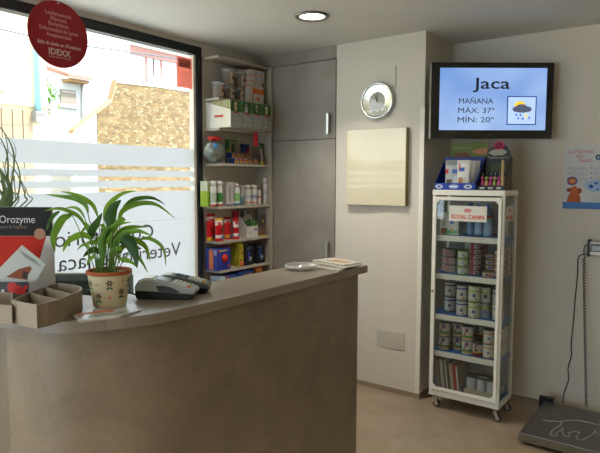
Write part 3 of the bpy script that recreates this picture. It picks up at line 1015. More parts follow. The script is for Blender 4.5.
# ------------------------------------------------------------------ card terminals
def terminal(loc, rz, label, dark=False, s=1.0):
    t = thing('card_terminal', label, 'card terminal', loc, rz, 'payment terminals on the counter')
    body = M('a5a8a4' if not dark else '5c605e', 0.35)
    low = M('1e2020', 0.45)
    bs_ = [(-0.105, 0.004), (-0.095, 0.0), (0.075, 0.0), (0.1, 0.008), (0.103, 0.022), (0.06, 0.026), (0.0, 0.028), (-0.108, 0.034)]
    MB().slab([(a * s, b * s) for a, b in bs_], -0.038 * s, 0.038 * s, low, 'xz').build('base', t, 0.004)
    up_ = [(-0.107, 0.03), (0.0, 0.026), (0.07, 0.022), (0.106, 0.02), (0.108, 0.034), (0.098, 0.04), (0.05, 0.053), (0.0, 0.066), (-0.04, 0.073), (-0.075, 0.072), (-0.098, 0.062), (-0.108, 0.046)]
    MB().slab([(a * s, b * s) for a, b in up_], -0.041 * s, 0.041 * s, body, 'xz').build('upper_shell', t, 0.006, 3)
    MB().slab([(a * s, b * s) for a, b in [(-0.02, 0.03), (0.04, 0.026), (0.06, 0.028), (0.03, 0.044), (0.0, 0.052), (-0.03, 0.05)]], -0.0425 * s, 0.0425 * s, M('3c3e3e', .4), 'xz').build('side_recess', t, 0.002)
    # sloping keypad face
    def top(x):
        for (x0, z0), (x1, z1) in zip(((-0.04, 0.073), (0.0, 0.066), (0.05, 0.053), (0.098, 0.040)), ((0.0, 0.066), (0.05, 0.053), (0.098, 0.040), (0.2, 0.03))):
            if x <= x1:
                return z0 + (z1 - z0) * (x - x0) / (x1 - x0)
    kk = MB()
    for i in range(5):
        for j in range(4):
            x = 0.03 + i * 0.0135
            y = -0.026 + j * 0.0175
            cc = M('c9c9c2', 0.4) if i < 4 else (M('b8382a', .4), M('c8a22c', .4), M('3a9a50', .4), M('c9c9c2', 0.4))[j]
            z = top(x) * s
            kk.slab([(x * s - .004, z), (x * s + .004, z - .002), (x * s + .004, z + .0025), (x * s - .004, z + .004)], y * s - .006, y * s + .006, cc, 'xz')
    kk.build('keypad', t)
    MB().slab([(-0.03 * s, 0.071 * s), (0.018 * s, 0.0608 * s), (0.018 * s, 0.0635 * s), (-0.03 * s, 0.0735 * s)], -0.027 * s, 0.027 * s, M('2d4a66', 0.15), 'xz').build('screen', t)
    MB().slab([(-0.096 * s, 0.0625 * s), (-0.075 * s, 0.0715 * s), (-0.045 * s, 0.073 * s), (-0.045 * s, 0.0765 * s), (-0.076 * s, 0.0755 * s), (-0.099 * s, 0.066 * s)], -0.031 * s, 0.031 * s, M('c4c8c8', 0.25), 'xz').build('printer_lid', t, 0.001)
    return t

ta, tb = pix('z', CZ, 136, 299.5), pix('z', CZ, 193, 300.5)
tdir = (tb - ta).normalized()
tn = Vector((-tdir.y, tdir.x, 0))
tc_ = (ta + tb) / 2 + tn * 0.041
t1 = terminal((tc_.x, tc_.y, CZ), math.atan2(tdir.y, tdir.x), 'light grey card terminal nearest the flower pot', False, (tb - ta).length / 0.205)
t2c = pix('z', CZ, 188, 292)
t2c = pix('z', CZ, 206, 294.5) - tdir * 0.098 + tn * 0.04
terminal((t2c.x, t2c.y, CZ), math.atan2(tdir.y, tdir.x) + 0.05, 'darker card terminal behind the first, nearer the shelves', True, 0.98)
# curled lead of the first terminal
p0 = ta + tn * 0.03 - tdir * 0.0
tag(MB().tube(smooth_path([p0 + Vector((-.0, 0, .012)) - tdir * 0.012, p0 - tdir * 0.045 + Vector((0, 0, .02)), p0 - tdir * 0.07 + tn * .03 + Vector((0, 0, .008)), p0 - tdir * 0.09 + tn * .09 + Vector((0, 0, .004))], 6), 0.003, BLACK).build('terminal_cable'), 'black cable running from the nearer card terminal behind the pot', 'cable')

# glass dish
gd = pix('z', CZ, 301, 269.5)
tag(MB().lathe([(0.0001, 0.0), (0.062, 0.0), (0.078, 0.008), (0.081, 0.024), (0.077, 0.027), (0.072, 0.022), (0.066, 0.010), (0.0001, 0.006)], glassy('dish_glass', (0.88, 0.87, 0.84), 0.22, haze=0.25, rough=0.05), 40).build('glass_dish'), 'round clear glass dish on the counter left of the magazines', 'dish').location = (gd.x, gd.y, CZ)


def sheet_thing(corners, z, th, label, cols, grp, name='magazine'):
    w = [pix('z', z + th, *q) for q in corners]
    cx0 = sum(p.x for p in w) / len(w)
    cy0 = sum(p.y for p in w) / len(w)
    l_ = [(p.x - cx0, p.y - cy0) for p in w]
    if sum(l_[i][0] * l_[(i + 1) % len(l_)][1] - l_[(i + 1) % len(l_)][0] * l_[i][1] for i in range(len(l_))) < 0:
        l_ = l_[::-1]
    t = thing(name, label, 'magazine', (cx0, cy0, z), 0, grp)
    MB().prism(l_, 0, th, M('c2bdb0', 0.5), M(cols[0], 0.3)).build('pages', t)
    MB().prism([(x * .55 + .012, y * .5) for x, y in l_], th, th + 0.0004, M(cols[1], 0.35)).build('cover_picture', t)
    return t


GM = 'magazines on the far end of the counter'
sheet_thing([(305, 265.5), (339, 270.5), (352, 266), (318, 262)], CZ, 0.006, 'lowest pale magazine sticking out left in the pile at the counter end', ('b3aea4', '948c80'), GM)
sheet_thing([(311, 262), (345, 267.5), (362, 264), (328, 259)], CZ + 0.0075, 0.007, 'middle white magazine in the pile at the counter end', ('c2bfb6', 'a39a8a'), GM)
sheet_thing([(312, 260), (344, 264.8), (361, 262.3), (333, 257.5)], CZ + 0.0165, 0.005, 'topmost magazine with a tan cover on the counter end pile', ('bdb8ae', 'a67f52'), GM)

# ------------------------------------------------------------------ red hanging disc
dz = pix('x', 0.3, 59, 34.5)
ds = thing('hanging_sign', 'round dark red sign hanging in front of the window', 'sign', (0.3, dz.y, dz.z), PI / 2)
RD = 0.171
REDD = M('8e1c22', 0.35)
MB().slab([(RD * math.cos(2 * PI * k / 64), RD * math.sin(2 * PI * k / 64)) for k in range(64)], 0.0, 0.003, REDD, 'xz').build('disc', ds)
TT = M('cf928a', 0.5)
for s_, zz_, sz, w_ in (('Leishmaniosis', 0.093, 0.03, 0.145), ('Filariosis', 0.066, 0.03, 0.09), ('Ehrlichiosis', 0.038, 0.03, 0.115), ('Enfermedad de Lyme', 0.010, 0.03, 0.215), ('Anaplasmosis', -0.018, 0.03, 0.14)):
    text(s_, sz, TT, ds, (0, -0.0008, zz_), width=w_)
text('Salga de dudas en 10 minutos', 0.026, M('c8a09a'), ds, (0, -0.0008, -0.062), width=0.25, shear=0.35, bold=0.0006)
text('IDEXX', 0.045, M('c8a8a0'), ds, (0, -0.0008, -0.108), width=0.125, bold=0.0012)
text('LABORATORIES', 0.013, TT, ds, (0, -0.0008, -0.124), width=0.125)
MB().box(-0.004, 0.004, -0.003, 0.006, RD - 0.013, RD - 0.006, M('c8c8c8', .3)).build('eyelet', ds)
MB().tube([(0, 0.0015, RD - 0.008), (0, 0.0015, H - dz.z)], 0.0005, M('b0b0b0')).build('thread', ds)

# ------------------------------------------------------------------ wall shelves
SX = 0.157
SY0 = -0.612
TH = 0.019
sh = thing('shelf_unit', 'open taupe wall shelves packed with pet products beside the window', 'shelf unit')
MB().box(0.0, 0.010, SY0 - 0.02, -0.02, 0.02, 2.452, SHELFM).build('back_panel', sh)
MB().box(0.0, 0.168, -0.02, -0.002, 0.0, 2.452, SHELFM).build('side_panel', sh)
SZ = [2.441, 2.138, 1.917, 1.658, 1.336, 1.076, 0.855, 0.60, 0.3]
for z in SZ:
    MB().box(0.010, SX, SY0, -0.02, z - TH / 2, z + TH / 2, SHELFM).build('shelf', sh)
ST = [z + TH / 2 + 0.0008 for z in SZ]


def sy(px_, x=0.15, z=1.5):
    """position along the shelf for a place across the photo"""
    yy_ = 226.5 - (z - 1.47) * 145
    return pix('x', x, px_, yy_).y


def carton(name, label, cat, loc, rz, w, d, h, base, front=(), left=(), right=(), top=None, group=None, parts=True):
    """box standing on its base, front facing local -y; patches are (u0, v0, u1, v1, colour) in fractions"""
    t = thing(name, label, cat, loc, rz, group)
    mb = MB().box(-w / 2, w / 2, -d / 2, d / 2, 0, h, M(base, 0.5))
    mb.build('box', t, 0.0008, 1)
    e_ = 0.0006
    if front:
        f = MB()
        for k, (u0, v0, u1, v1, c_) in enumerate(front):
            f.box(-w / 2 + u0 * w, -w / 2 + u1 * w, -d / 2 - e_ - k * 0.0001, -d / 2, v0 * h, v1 * h, M(c_, 0.45))
        f.build('front_print', t)
    for side, lst in ((-1, left), (1, right)):
        if lst:
            f = MB()
            for k, (u0, v0, u1, v1, c_) in enumerate(lst):
                xa = side * w / 2
                xb = side * (w / 2 + e_ + k * 0.0001)
                f.box(min(xa, xb), max(xa, xb), -d / 2 + u0 * d, -d / 2 + u1 * d, v0 * h, v1 * h, M(c_, 0.45))
            f.build('side_print', t)
    return t


def bottle(name, label, loc, r, h, body, bands, cap, neck=0.45, caph=0.18, group=None, cat='bottle', shoulder=0.72, seg=20):
    t = thing(name, label, cat, loc, 0, group)
    rn_ = r * neck
    prof = [(0.0001, 0), (r * .94, 0), (r, 0.003)]
    mats = [M(body, .35)] * 2
    z = 0.003
    for (f1, c_) in bands:
        prof.append((r, f1 * h * shoulder))
        mats.append(M(c_, .4))
    prof.append((r, h * shoulder)); mats.append(M(body, .35))
    prof.append((r * .9, h * (shoulder + .05))); mats.append(M(body, .35))
    prof.append((rn_, h * (1 - caph))); mats.append(M(body, .35))
    MB().lathe(prof, mats, seg).build('body', t)
    rc = rn_ * 1.05
    MB().lathe([(rn_ * .9, h * (1 - caph)), (rc, h * (1 - caph)), (rc, h * .99), (rc * .9, h), (0.0001, h)], M(cap, .35), seg).build('cap', t)
    return t


def pouch(name, label, loc, rz, w, d, h, zones, patches=(), group=None, lean=0.0):
    """bag standing on its base: bulged faces, pinched top, colour zones by height"""
    t = thing(name, label, 'bag', loc, rz, group)
    nx, nz = 8, 14
    mb = MB()
    for sgn in (-1, 1):
        b0 = len(mb.v)
        for k in range(nz + 1):
            v_ = k / nz
            thick = d / 2 * (1 - v_ ** 2.2) * 1.0 + 0.0012
            ww = w * (1 - 0.05 * math.sin(PI * v_))
            for i in range(nx + 1):
                u_ = i / nx
                bul = math.sin(PI * u_) ** .5 if 0 < u_ < 1 else 0
                mb.v.append((-ww / 2 + u_ * ww, sgn * (thick * bul) + lean * v_ * h, v_ * h))
        for k in range(nz):
            v_ = (k + .5) / nz
            for i in range(nx):
                u_ = (i + .5) / nx
                c_ = zones[-1][1]
                for lim, cc in zones:
                    if v_ <= lim:
                        c_ = cc
                        break
                if sgn == -1:
                    for (u0, v0, u1, v1, cc) in patches:
                        if u0 <= u_ <= u1 and v0 <= v_ <= v1:
                            c_ = cc
                q = (b0 + k * (nx + 1) + i, b0 + k * (nx + 1) + i + 1, b0 + (k + 1) * (nx + 1) + i + 1, b0 + (k + 1) * (nx + 1) + i)
                mb.face(q if sgn == -1 else q[::-1], M(c_, .35), True)
    mb.build('bag', t)
    mb = MB().box(-w / 2, w / 2, lean * h - .0012, lean * h + .0012, h - .001, h + .008, M(zones[-1][1], .35))
    mb.build('top_seal', t)
    return t


R90 = PI / 2
# --- shelf 1: clear tubs and orange-white cartons
tub0 = None
def tub(x, y, z, r, h, label):
    t = thing('plastic_tub', label, 'tub', (x, y, z), R90, 'clear treat tubs on the top shelf')
    MB().lathe([(0.0001, 0.001), (r * .88, 0.001), (r * .97, h * .9), (r, h * .93)], PLASTC, 24).build('wall', t)
    MB().lathe([(r, h * .92), (r * 1.06, h * .92), (r * 1.06, h), (0.0001, h)], glassy('lid_plastic', (.85, .85, .83), .08, haze=.4), 24).build('lid', t)
    MB().lathe([(0.0001, 0.004), (r * .84, 0.004), (r * .9, h * .62), (0.0001, h * .66)], M('84684e', .8), 20).build('treats', t)
    # label wrapped round the side that faces the room
    a0, a1 = -PI / 2 - .5, -PI / 2 + .75
    MB().lathe([(r * .905, h * .12), (r * .96, h * .8)], M('b5a286', .5), 10, a0, a1).lathe([(r * .94, h * .38), (r * .96, h * .58)], M('5a3a2c', .5), 8, a0 + .35, a1 - .15).lathe([(r * .962, h * .68), (r * .975, h * .74)], M('9c3a2c', .5), 6, a0 + .5, a1 - .1).build('label', t)
    return t
z1 = ST[1]
tub(0.095, -0.555, z1, 0.047, 0.118, 'small clear tub alone at the left end of the top shelf')
tub(0.075, sy(229, .075, 2.2), z1, 0.046, 0.108, 'lower clear treat tub in the left stack on the top shelf')
tub(0.075, sy(228.4, .075, 2.3), z1 + .109, 0.048, 0.125, 'upper clear treat tub in the left stack on the top shelf')
tub(0.075, sy(239.4, .075, 2.2), z1, 0.040, 0.108, 'lower clear treat tub in the right stack on the top shelf')
tub(0.075, sy(239.8, .075, 2.3), z1 + .109, 0.046, 0.125, 'upper clear treat tub in the right stack on the top shelf')
WB = 'b9b4aa'
OR = 'c8662c'
gOB = 'white and orange cartons on the top shelf'
ya = sy(250.2, .13, 2.2) + .014
carton('carton', 'narrow upright white carton with orange edges left at the base of the carton stack', 'box', (0.085, ya - .024, z1), R90, 0.043, 0.12, 0.135, WB, ((0, 0, .06, 1, OR), (.94, 0, 1, 1, OR)), ((0, .94, 1, 1, OR),), group=gOB)
carton('carton', 'upright white carton with a big orange panel at the base of the carton stack', 'box', (0.085, ya + .070, z1), R90, 0.135, 0.12, 0.135, WB, ((0, .55, 1, .85, OR), (0, 0, .05, 1, OR), (.35, .15, .6, .4, OR)), ((.9, 0, 1, 1, OR),), group=gOB)
zc_ = z1 + .1358
for k, (h_, w_, dy, lb) in enumerate(((.036, .15, .035, 'flat white carton lowest of the three lying on the upright cartons'), (.042, .17, .058, 'flat white and orange carton in the middle of the three lying ones'), (.045, .17, .060, 'flat white and orange carton topmost on the top shelf'))):
    carton('carton', lb, 'box', (0.085, ya + dy, zc_), R90, w_, 0.12, h_, WB, ((0, 0, 1, .07, OR), (.3, .25, .55, .7, '8a96a0'), (.65, .25, .9, .7, '8a96a0'), (0, .92, 1, 1, OR)), ((0, 0, 1, .08, OR), (0, .92, 1, 1, OR)), group=gOB)
    zc_ += h_ + .0008

# --- shelf 2: display of dog-picture packets
z2 = ST[2]
FX = 0.262
ye = pix('x', FX, 272, 115).y - 0.006
cw = (ye - (-0.600)) / 4
dc = thing('display_carton', 'white counter display carton with sloping side full of packets', 'display box', (0.003, 0, z2))
MB().slab([(0.012, 0.0), (FX, 0.0), (FX, 0.125), (0.012, 0.195)], -0.603, -0.601, M('d8d2c2', .5), 'xz').build('side_wall', dc)
MB().slab([(0.10, 0.075), (0.19, 0.075), (0.19, 0.092), (0.10, 0.092)], -0.604, -0.603, M('b84a3a', .5), 'xz').build('red_logo', dc)
MB().box(0.012, FX, -0.601, ye + 0.001, 0.0, 0.002, M('c9c3b4')).build('tray_floor', dc)
MB().box(FX, FX + .002, -0.603, ye + 0.001, 0.0, 0.114, M('8e8e88', .5)).build('front_wall', dc)
MB().box(0.012, FX, ye + .0005, ye + .002, 0.002, 0.12, M('c9c3b4')).build('side_wall', dc)
MB().box(0.010, 0.0115, -0.603, ye + .002, 0.0, 0.20, M('c9c3b4')).build('rear_wall', dc)
fp = MB()
for k in range(4):
    c0 = -0.600 + cw * (k + .5)
    for a_ in range(10):
        for b_2 in range(3):
            an = a_ * PI / 5
            rr = .012 + .014 * b_2
            yy_, zz_ = c0 + rr * math.cos(an), .055 + rr * 1.05 * math.sin(an)
            fp.box(FX + .002, FX + .0026, yy_ - .005, yy_ + .005, zz_ - .0028, zz_ + .0028, M(('6e6c68', '8a8c88', 'd0cec6')[(a_ + b_2) % 3], .5))
    fp.box(FX + .002, FX + .003, c0 - .027, c0 + .027, .100, .112, M('a0382e', .5))
    fp.box(FX + .002, FX + .0028, c0 + cw / 2 - .001, c0 + cw / 2 + .001, 0, .114, M('55534c', .5))
fp.build('front_print', dc)
gk = 'dog picture packets in the shelf display'
ords = ('first', 'second', 'third', 'fourth')
dogs = (('b08a62', 'd8c8b0'), ('c9c4ba', '8e8a84'), ('3a3430', 'b5a898'), ('a87a48', 'e0d6c6'))
nth = ('front', 'second', 'third', 'fourth', 'fifth', 'sixth', 'seventh', 'eighth', 'rearmost')
for k in range(4):
    deep = 9 if k == 0 else 3
    for j in range(deep):
        xx = FX - .014 - j * (.0255 if k == 0 else .03)
        t = thing('treat_packet', 'green packet, %s in the %s column of the dog picture display' % (nth[j], ords[k]) if j else
                  'green packet with a dog photo at the front of the %s column from the left' % ords[k], 'packet', (xx, -0.600 + cw * (k + .5), z2 + .0025), R90, gk)
        w = cw - .006
        MB().box(-w / 2, w / 2, -.010, .010, 0, .195, M('7d9a54' if j % 2 else '93a76a', .45)).build('packet', t)
        MB().box(-w / 2 - .0006, -w / 2, -.007, .007, .05, .193, M(('b5a27a', 'a8b088', 'c0a090')[j % 3], .45)).build('side_print', t)
        if j == 0:
            a_, b_3 = dogs[k]
            f = MB().box(-w / 2, w / 2, -.0108, -.010, .112, .195, M('35592c', .45))
            f.box(-.014, .012, -.0114, -.0108, .118, .160, M(a_, .5)).box(-.012, .010, -.0117, -.0108, .155, .182, M(b_3, .5)).box(-.008, .006, -.012, -.0108, .130, .150, M(b_3, .5)).box(-.006, .004, -.0122, -.0117, .158, .164, M('2a2422', .5))
            f.box(-w / 2 + .004, -w / 2 + .014, -.0112, -.0108, .176, .189, M(('7a8a9a', '5a9ac0', 'b05060', '6070a0')[k], .5))
            f.build('dog_picture', t)
hy = pix('x', 0.17, 255, 138).y
rt_ = thing('hanging_tag', 'red cloth tag hanging below the dog picture display', 'tag', (0.2745, pix('x', .27, 255.3, 138).y, pix('x', .27, 255.3, 146).z), R90)
MB().slab([(-.024, 0), (.026, -.002), (.020, .095), (.013, .108), (-.013, .108), (-.018, .095)], 0, .003, M('a81c26', .6), 'xz').box(-.004, .006, -.0006, 0, .018, .022, M('c8b0b0')).build('cloth', rt_)

# --- shelf 3
z3 = ST[3]
jr = thing('treat_jar', 'round clear jar of grey treats with a red lid', 'jar', (0.098, sy(215.0, .1, 1.75), z3), R90)
jr.scale = (1.0, 1.0, 1.06)
JR = .083
prof = [(0.0001, .001), (.035, .001)] + [(JR * math.sin(a), .082 - .082 * math.cos(a)) for a in [PI * (.22 + .62 * k / 10) for k in range(11)]] + [(.040, .162)]
MB().lathe(prof, glassy('jar_glass', (.85, .9, .88), .1, haze=.05), 32).build('glass_body', jr)
inner = [(0.0001, .005), (.033, .005)] + [(.078 * math.sin(a), .082 - .077 * math.cos(a)) for a in [PI * (.22 + .55 * k / 9) for k in range(10)]] + [(.0001, .148)]
MB().lathe(inner, cement('grey_treats', '3f443e', '8c8c78', .7, 45, fine=.3), 28).build('treats', jr)
MB().lathe([(.043, .158), (.049, .158), (.050, .180), (.046, .184), (.0001, .184)], M('b8281e', .35), 32).build('lid', jr)
MB().ball((-.045, -.055, .118), .02, M('4a7fb0', .4), 12, 8).build('blue_sticker', jr)
carton('carton', 'green and beige box with an animal picture behind the jar', 'box', (0.020, sy(232.5, .03, 1.75), z3), R90, .12, .014, .19, '2f6b42', ((.25, .3, .95, .95, '8e9468'), (.45, .4, .75, .85, '3c4436'), (0, .45, .3, .6, '9ab03a')))
carton('carton', 'blue and red box standing behind the small tins', 'box', (0.020, sy(246, .03, 1.75), z3), R90, .09, .014, .165, '28407c', ((.55, .3, .95, .8, 'a83040'), (.1, .5, .5, .9, '35549c')))
gt = 'small blue and yellow tins'
def minitin(x, y, z, label):
    t = thing('pet_food_tin', label, 'tin', (x, y, z), R90, gt)
    MB().box(-.026, .026, -.028, .028, 0, .040, M('2c4a8c', .35)).build('tub', t, .003)
    MB().box(-.0265, .0265, -.0285, .0285, .040, .0435, M('a8a8a4', .3, .5)).build('foil_lid', t)
    MB().box(-.020, .022, -.0288, -.028, .004, .037, M('cfa03a', .4)).box(-.010, .006, -.0293, -.0288, .007, .031, M('7c4a28', .4)).box(.006, .021, -.0293, -.0288, .022, .037, M('b02c2c', .4)).build('label', t)
yb = sy(238.0, .12, 1.7)
for k in range(5):
    minitin(.122, yb - .045 + k * .0555, z3, 'blue and yellow tin, %s from the left in the lower front row' % ('first', 'second', 'third', 'fourth', 'fifth')[k])
for k in range(4):
    minitin(.062, yb - .01 + k * .0555, z3 + .0445, 'blue and yellow tin, %s from the left in the raised rear row' % ords[k])
MB_r = carton('carton', 'low grey box carrying the raised rear row of tins', 'box', (.062, yb + .073, z3), R90, .222, .058, .0435, '6f7078')
pouch('treat_bag', 'dark pouch with a dog photo and yellow base on the middle shelf', (.105, -.068, z3), R90, .056, .035, .165, ((.12, 'b3a032'), (1, '332f2a')), ((.1, .15, .5, .75, '9c9086'), (.5, .2, .9, .55, '5c4034'), (.1, .85, .9, .95, '8a8c4a')), 'pouches')

# --- shelf 4: bottles and sprays
z4 = ST[4]
zz4 = 1.45
S4 = lambda p_, x=.11: sy(p_, x, zz4)
carton('carton', 'lime green and white carton at the left end of the bottle shelf', 'box', (.07, S4(208.2, .095), z4), R90, .036, .07, .188, 'b9bfa8', ((0, 0, 1, .6, '8fae2e'), (.5, .7, .9, .9, 'c4b83a')), ((0, 0, 1, .62, '9dbb3a'),))
gs = 'white spray bottles'
for p_, x_, lb in ((213.6, .13, 'tall white bottle with a red base, left of the matching pair'), (219.8, .125, 'tall white bottle with a green label, right of the matching pair')):
    bottle('spray_bottle', lb, (x_, sy(p_, x_, zz4), z4), .0225, .190, 'cfcfc6', ((.12, 'b0442e'), (.25, 'cfcfc6'), (.75, '3d7d38' if p_ > 215 else 'a8b49a')), 'd4d2c8', .85, .2, gs)
carton('carton', 'white carton with a dark stripe on the bottle shelf', 'box', (.08, S4(226.5, .08), z4), R90, .055, .06, .180, 'b3aea8', ((.55, .2, .7, .85, '5c5c78'), (0, 0, 1, .06, '3c5c7c')))
carton('carton', 'white and violet medicine carton beside the green bottle', 'box', (.085, S4(232, .085), z4), R90, .055, .06, .180, 'b9b2ae', ((.5, .35, .95, .92, '9c5c8c'), (0, 0, 1, .06, '3c5c7c'), (.15, .3, .3, .8, '8a8a90')))
bottle('lotion_bottle', 'white bottle with green and blue label in mid shelf', (.125, S4(237.3, .125), z4), .0235, .168, 'c9cac2', ((.15, '3c7c8c'), (.3, 'c9cac2'), (.8, '7fae6a')), 'c9cac2', .5, .16)
bottle('dosing_bottle', 'grey domed bottle behind the green labelled one', (.07, S4(243, .07), z4), .028, .15, 'a8aaa4', ((.55, '6c8a9c'),), 'bab8b0', .8, .12)
go = 'white bottles with orange stripes'
bottle('shampoo_bottle', 'white bottle with orange stripe, left of the two alike', (.11, S4(247.8), z4), .027, .158, 'c6c4ba', ((.12, 'c6c4ba'), (.2, 'c86a34'), (.45, 'c6c4ba'), (.7, 'a8a8b4')), 'c6c4ba', .8, .22, go)
bottle('shampoo_bottle', 'white bottle with orange stripe, right of the two alike', (.11, S4(253.9), z4), .027, .158, 'c6c4ba', ((.12, 'c6c4ba'), (.2, 'c86a34'), (.45, 'c6c4ba'), (.7, '8c8cb0')), 'c6c4ba', .8, .22, go)
bottle('slim_bottle', 'slim white bottle with a tapered dark nozzle', (.12, S4(259.3, .12), z4), .017, .15, 'bcb8b0', ((.5, 'c6c0b8'), (.62, 'a0504a')), '6c6860', .35, .3)
bottle('aerosol_can', 'tall thin white aerosol can at the right end of shelf', (.12, S4(264.9, .12), z4), .020, .215, 'c2c0b8', ((.5, 'c2c0b8'), (.75, 'a8aab0')), 'cac8c0', .85, .2, cat='spray can')

# --- shelf 5: red bags, display box, pouch
z5 = ST[5]
zz5 = 1.19
gb = 'red and white kibble bags'
RB, WBg = 'b3161c', 'cfc9c4'
for p_, x_, w_, h_, lb, zn, lean_ in (
        (211.3, .06, .092, .195, 'large red bag with a yellow foot, leftmost of the red bags', ((.16, 'cf9a2a'), (.8, RB), (.93, WBg), (1, RB)), 0.0),
        (219.8, .128, .08, .165, 'small red and white bag in front, second from the left', ((.12, RB), (.3, 'd2ccc8'), (.72, RB), (.93, 'd8d2ca'), (1, 'cfa030')), .04),
        (228.4, .078, .08, .165, 'red bag with a yellow foot, third from the left', ((.1, RB), (.22, 'c89a34'), (.75, RB), (.9, WBg), (1, RB)), .04),
        (236.4, .128, .062, .16, 'white and red bag beside the grassy display box', ((.15, RB), (.3, WBg), (.55, RB), (.85, 'cdc6c2'), (1, RB)), .03)):
    pouch('kibble_bag', lb, (x_, sy(p_, x_, zz5), z5), R90, w_, .04, h_, zn, ((.3, .72, .75, .88, 'b8404a'), (.25, .35, .75, .6, '9c1a20'), (.55, .08, .9, .2, '35549c')), gb, lean_)
carton('carton', 'thin red carton standing behind the red bags', 'box', (.03, sy(236, .03, zz5), z5), R90, .04, .03, .21, 'a8242a')
dbx = thing('display_box', 'white display box with green contents and a dog picture backboard', 'display box', (.10, sy(248.6, .1, zz5), z5), R90)
MB().box(-.066, .066, -.045, -.043, 0, .09, M('c4c2ba')).box(-.066, .066, .043, .045, 0, .2, M('c4c2ba')).box(-.066, .066, -.043, .043, 0, .003, M('c4c2ba')).slab([(-.043, .003), (.043, .003), (.043, .18), (-.043, .09)], -.066, -.064, M('bfbdb5'), 'yz').slab([(-.043, .003), (.043, .003), (.043, .18), (-.043, .09)], .064, .066, M('bfbdb5'), 'yz').build('tray', dbx)
MB().slab([(-.03 + .03 * math.cos(2 * PI * k / 20), .185 + .03 * math.sin(2 * PI * k / 20)) for k in range(20)], .041, .043, M('504c50'), 'xz').box(.03, .06, .041, .043, .18, .2, M('35508c')).build('backboard_picture', dbx)
MB().box(.02, .06, -.046, -.045, .055, .068, M('40589c')).box(-.05, -.01, -.046, -.045, .03, .045, M('a8a8a8')).build('front_print', dbx)
gr = MB()
rn = random.Random(5)
for k in range(70):
    p = Vector((rn.uniform(-.058, .058), rn.uniform(-.036, .036), .03))
    q = p + Vector((rn.uniform(-.012, .012), rn.uniform(-.012, 0), rn.uniform(.07, .115)))
    q.x = max(-.062, min(.062, q.x)); q.y = max(-.04, q.y)
    gr.strip([p, p.lerp(q, .6), q], [.006, .008, .003], M(('3c6a34', '54803c', '2c5030')[k % 3], .5))
gr.build('green_sachets', dbx)
pouch('treat_bag', 'clear grey pouch of brown chews at the right of shelf five', (.13, sy(260.8, .115, zz5), z5), R90, .1, .035, .17, ((.08, 'b3a032'), (.45, '6c4c3c'), (1, '42423e')), ((.15, .62, .85, .78, '2f2f30'), (.35, .65, .65, .75, '9a8c3c')), 'pouches')

# --- shelf 6
z6 = ST[6]
zz6 = .96
bx6 = carton('toy_box', 'blue toy box with a red ball window at the left', 'box', (.092, sy(217.5, .092, zz6) + .012, z6), R90, .15, .115, .165, '2a3a8c', ((.25, .0, .3, 1, '3c4cae'), (.05, .82, .2, .95, '7c3a6c'), (.8, .1, .95, .25, 'b0503c'), (.2, .86, .75, .92, 'b8a850')), ((.3, .05, .7, .9, 'c8643c'), (.4, .3, .6, .98, 'cf7a4a'), (.0, .7, .25, .95, '8c90c8')))
MB().ball((.01, -.050, .088), .034, M('b8241e', .25), 20, 12).build('ball', bx6)
carton('toy_box', 'yellow carton with orange spots beside the blue toy box', 'box', (.085, sy(237.0, .085, zz6), z6), R90, .05, .10, .19, 'a8a02a', ((.1, .2, .5, .3, '8c3c2c'), (.5, .5, .9, .62, 'b0482c'), (.2, .7, .45, .8, '8c3c2c')), ((.2, .3, .8, .8, 'c8c03a'), (0, .85, 1, 1, 'c8c83c')))
tag(MB().ball((0, 0, .022), .022, M('c85a28', .3), 16, 10).build('toy_ball'), 'small orange ball on the shelf next to the yellow carton', 'ball').location = (.132, sy(241.4, .13, zz6), z6)
tag(MB().box(-.02, .06, -.02, .02, 0, .016, M('8c2c34', .6)).build('folded_bag'), 'flattened red packet lying on top of the blue toy box', 'packet').location = (.06, sy(224, .06, zz6) - .01, z6 + .162)
gkk = 'black cartons with a blue figure'
for p_, lb in ((248.3, 'black carton with a blue and silver figure, left of the pair'), (259.8, 'black carton with a blue and silver figure, right of the pair')):
    carton('carton', lb, 'box', (.085, sy(p_, .12, zz6), z6), R90, .1, .1, .15, '202228', ((.3, .3, .5, .75, '28409c'), (.45, .2, .7, .45, '7c8288'), (.2, .85, .5, .92, '50545c'), (.55, .3, .75, .38, 'a8a8a4')), group=gkk)

# --- shelf 7
z7 = ST[7]
carton('toy_box', 'pale blue and white carton at the left of the lowest visible shelf', 'box', (.09, -.57, z7), R90, .05, .11, .205, 'a8b4c4', ((0, .3, 1, .6, '5c7cb0'),), ((.0, .6, 1, .75, '6a8cc0'), (.1, .8, .9, .86, '8090b0')))
carton('toy_box', 'blue and orange toy box on the lowest visible shelf', 'box', (.09, -.475, z7), R90, .12, .12, .205, '2c4c8c', ((0, .35, .12, 1, 'c8642c'), (.3, .6, .9, .9, '4a6cb0'), (.1, .5, .5, .62, '8c2c2c')))
carton('toy_box', 'blue box with a brown chew picture, right of the toy box', 'box', (.09, -.315, z7), R90, .18, .12, .215, '24407c', ((.3, .55, .9, .9, '8a6a4c'), (0, .5, .3, .6, 'a82c2c'), (.6, .5, 1, .58, '3458a8')))
carton('carton', 'small orange carton at the right of the lowest visible shelf', 'box', (.1, -.155, z7), R90, .08, .1, .235, '8c4a26', ((.2, .6, .8, .9, 'c88a3c'), (.35, .65, .65, .85, '5c3424')))

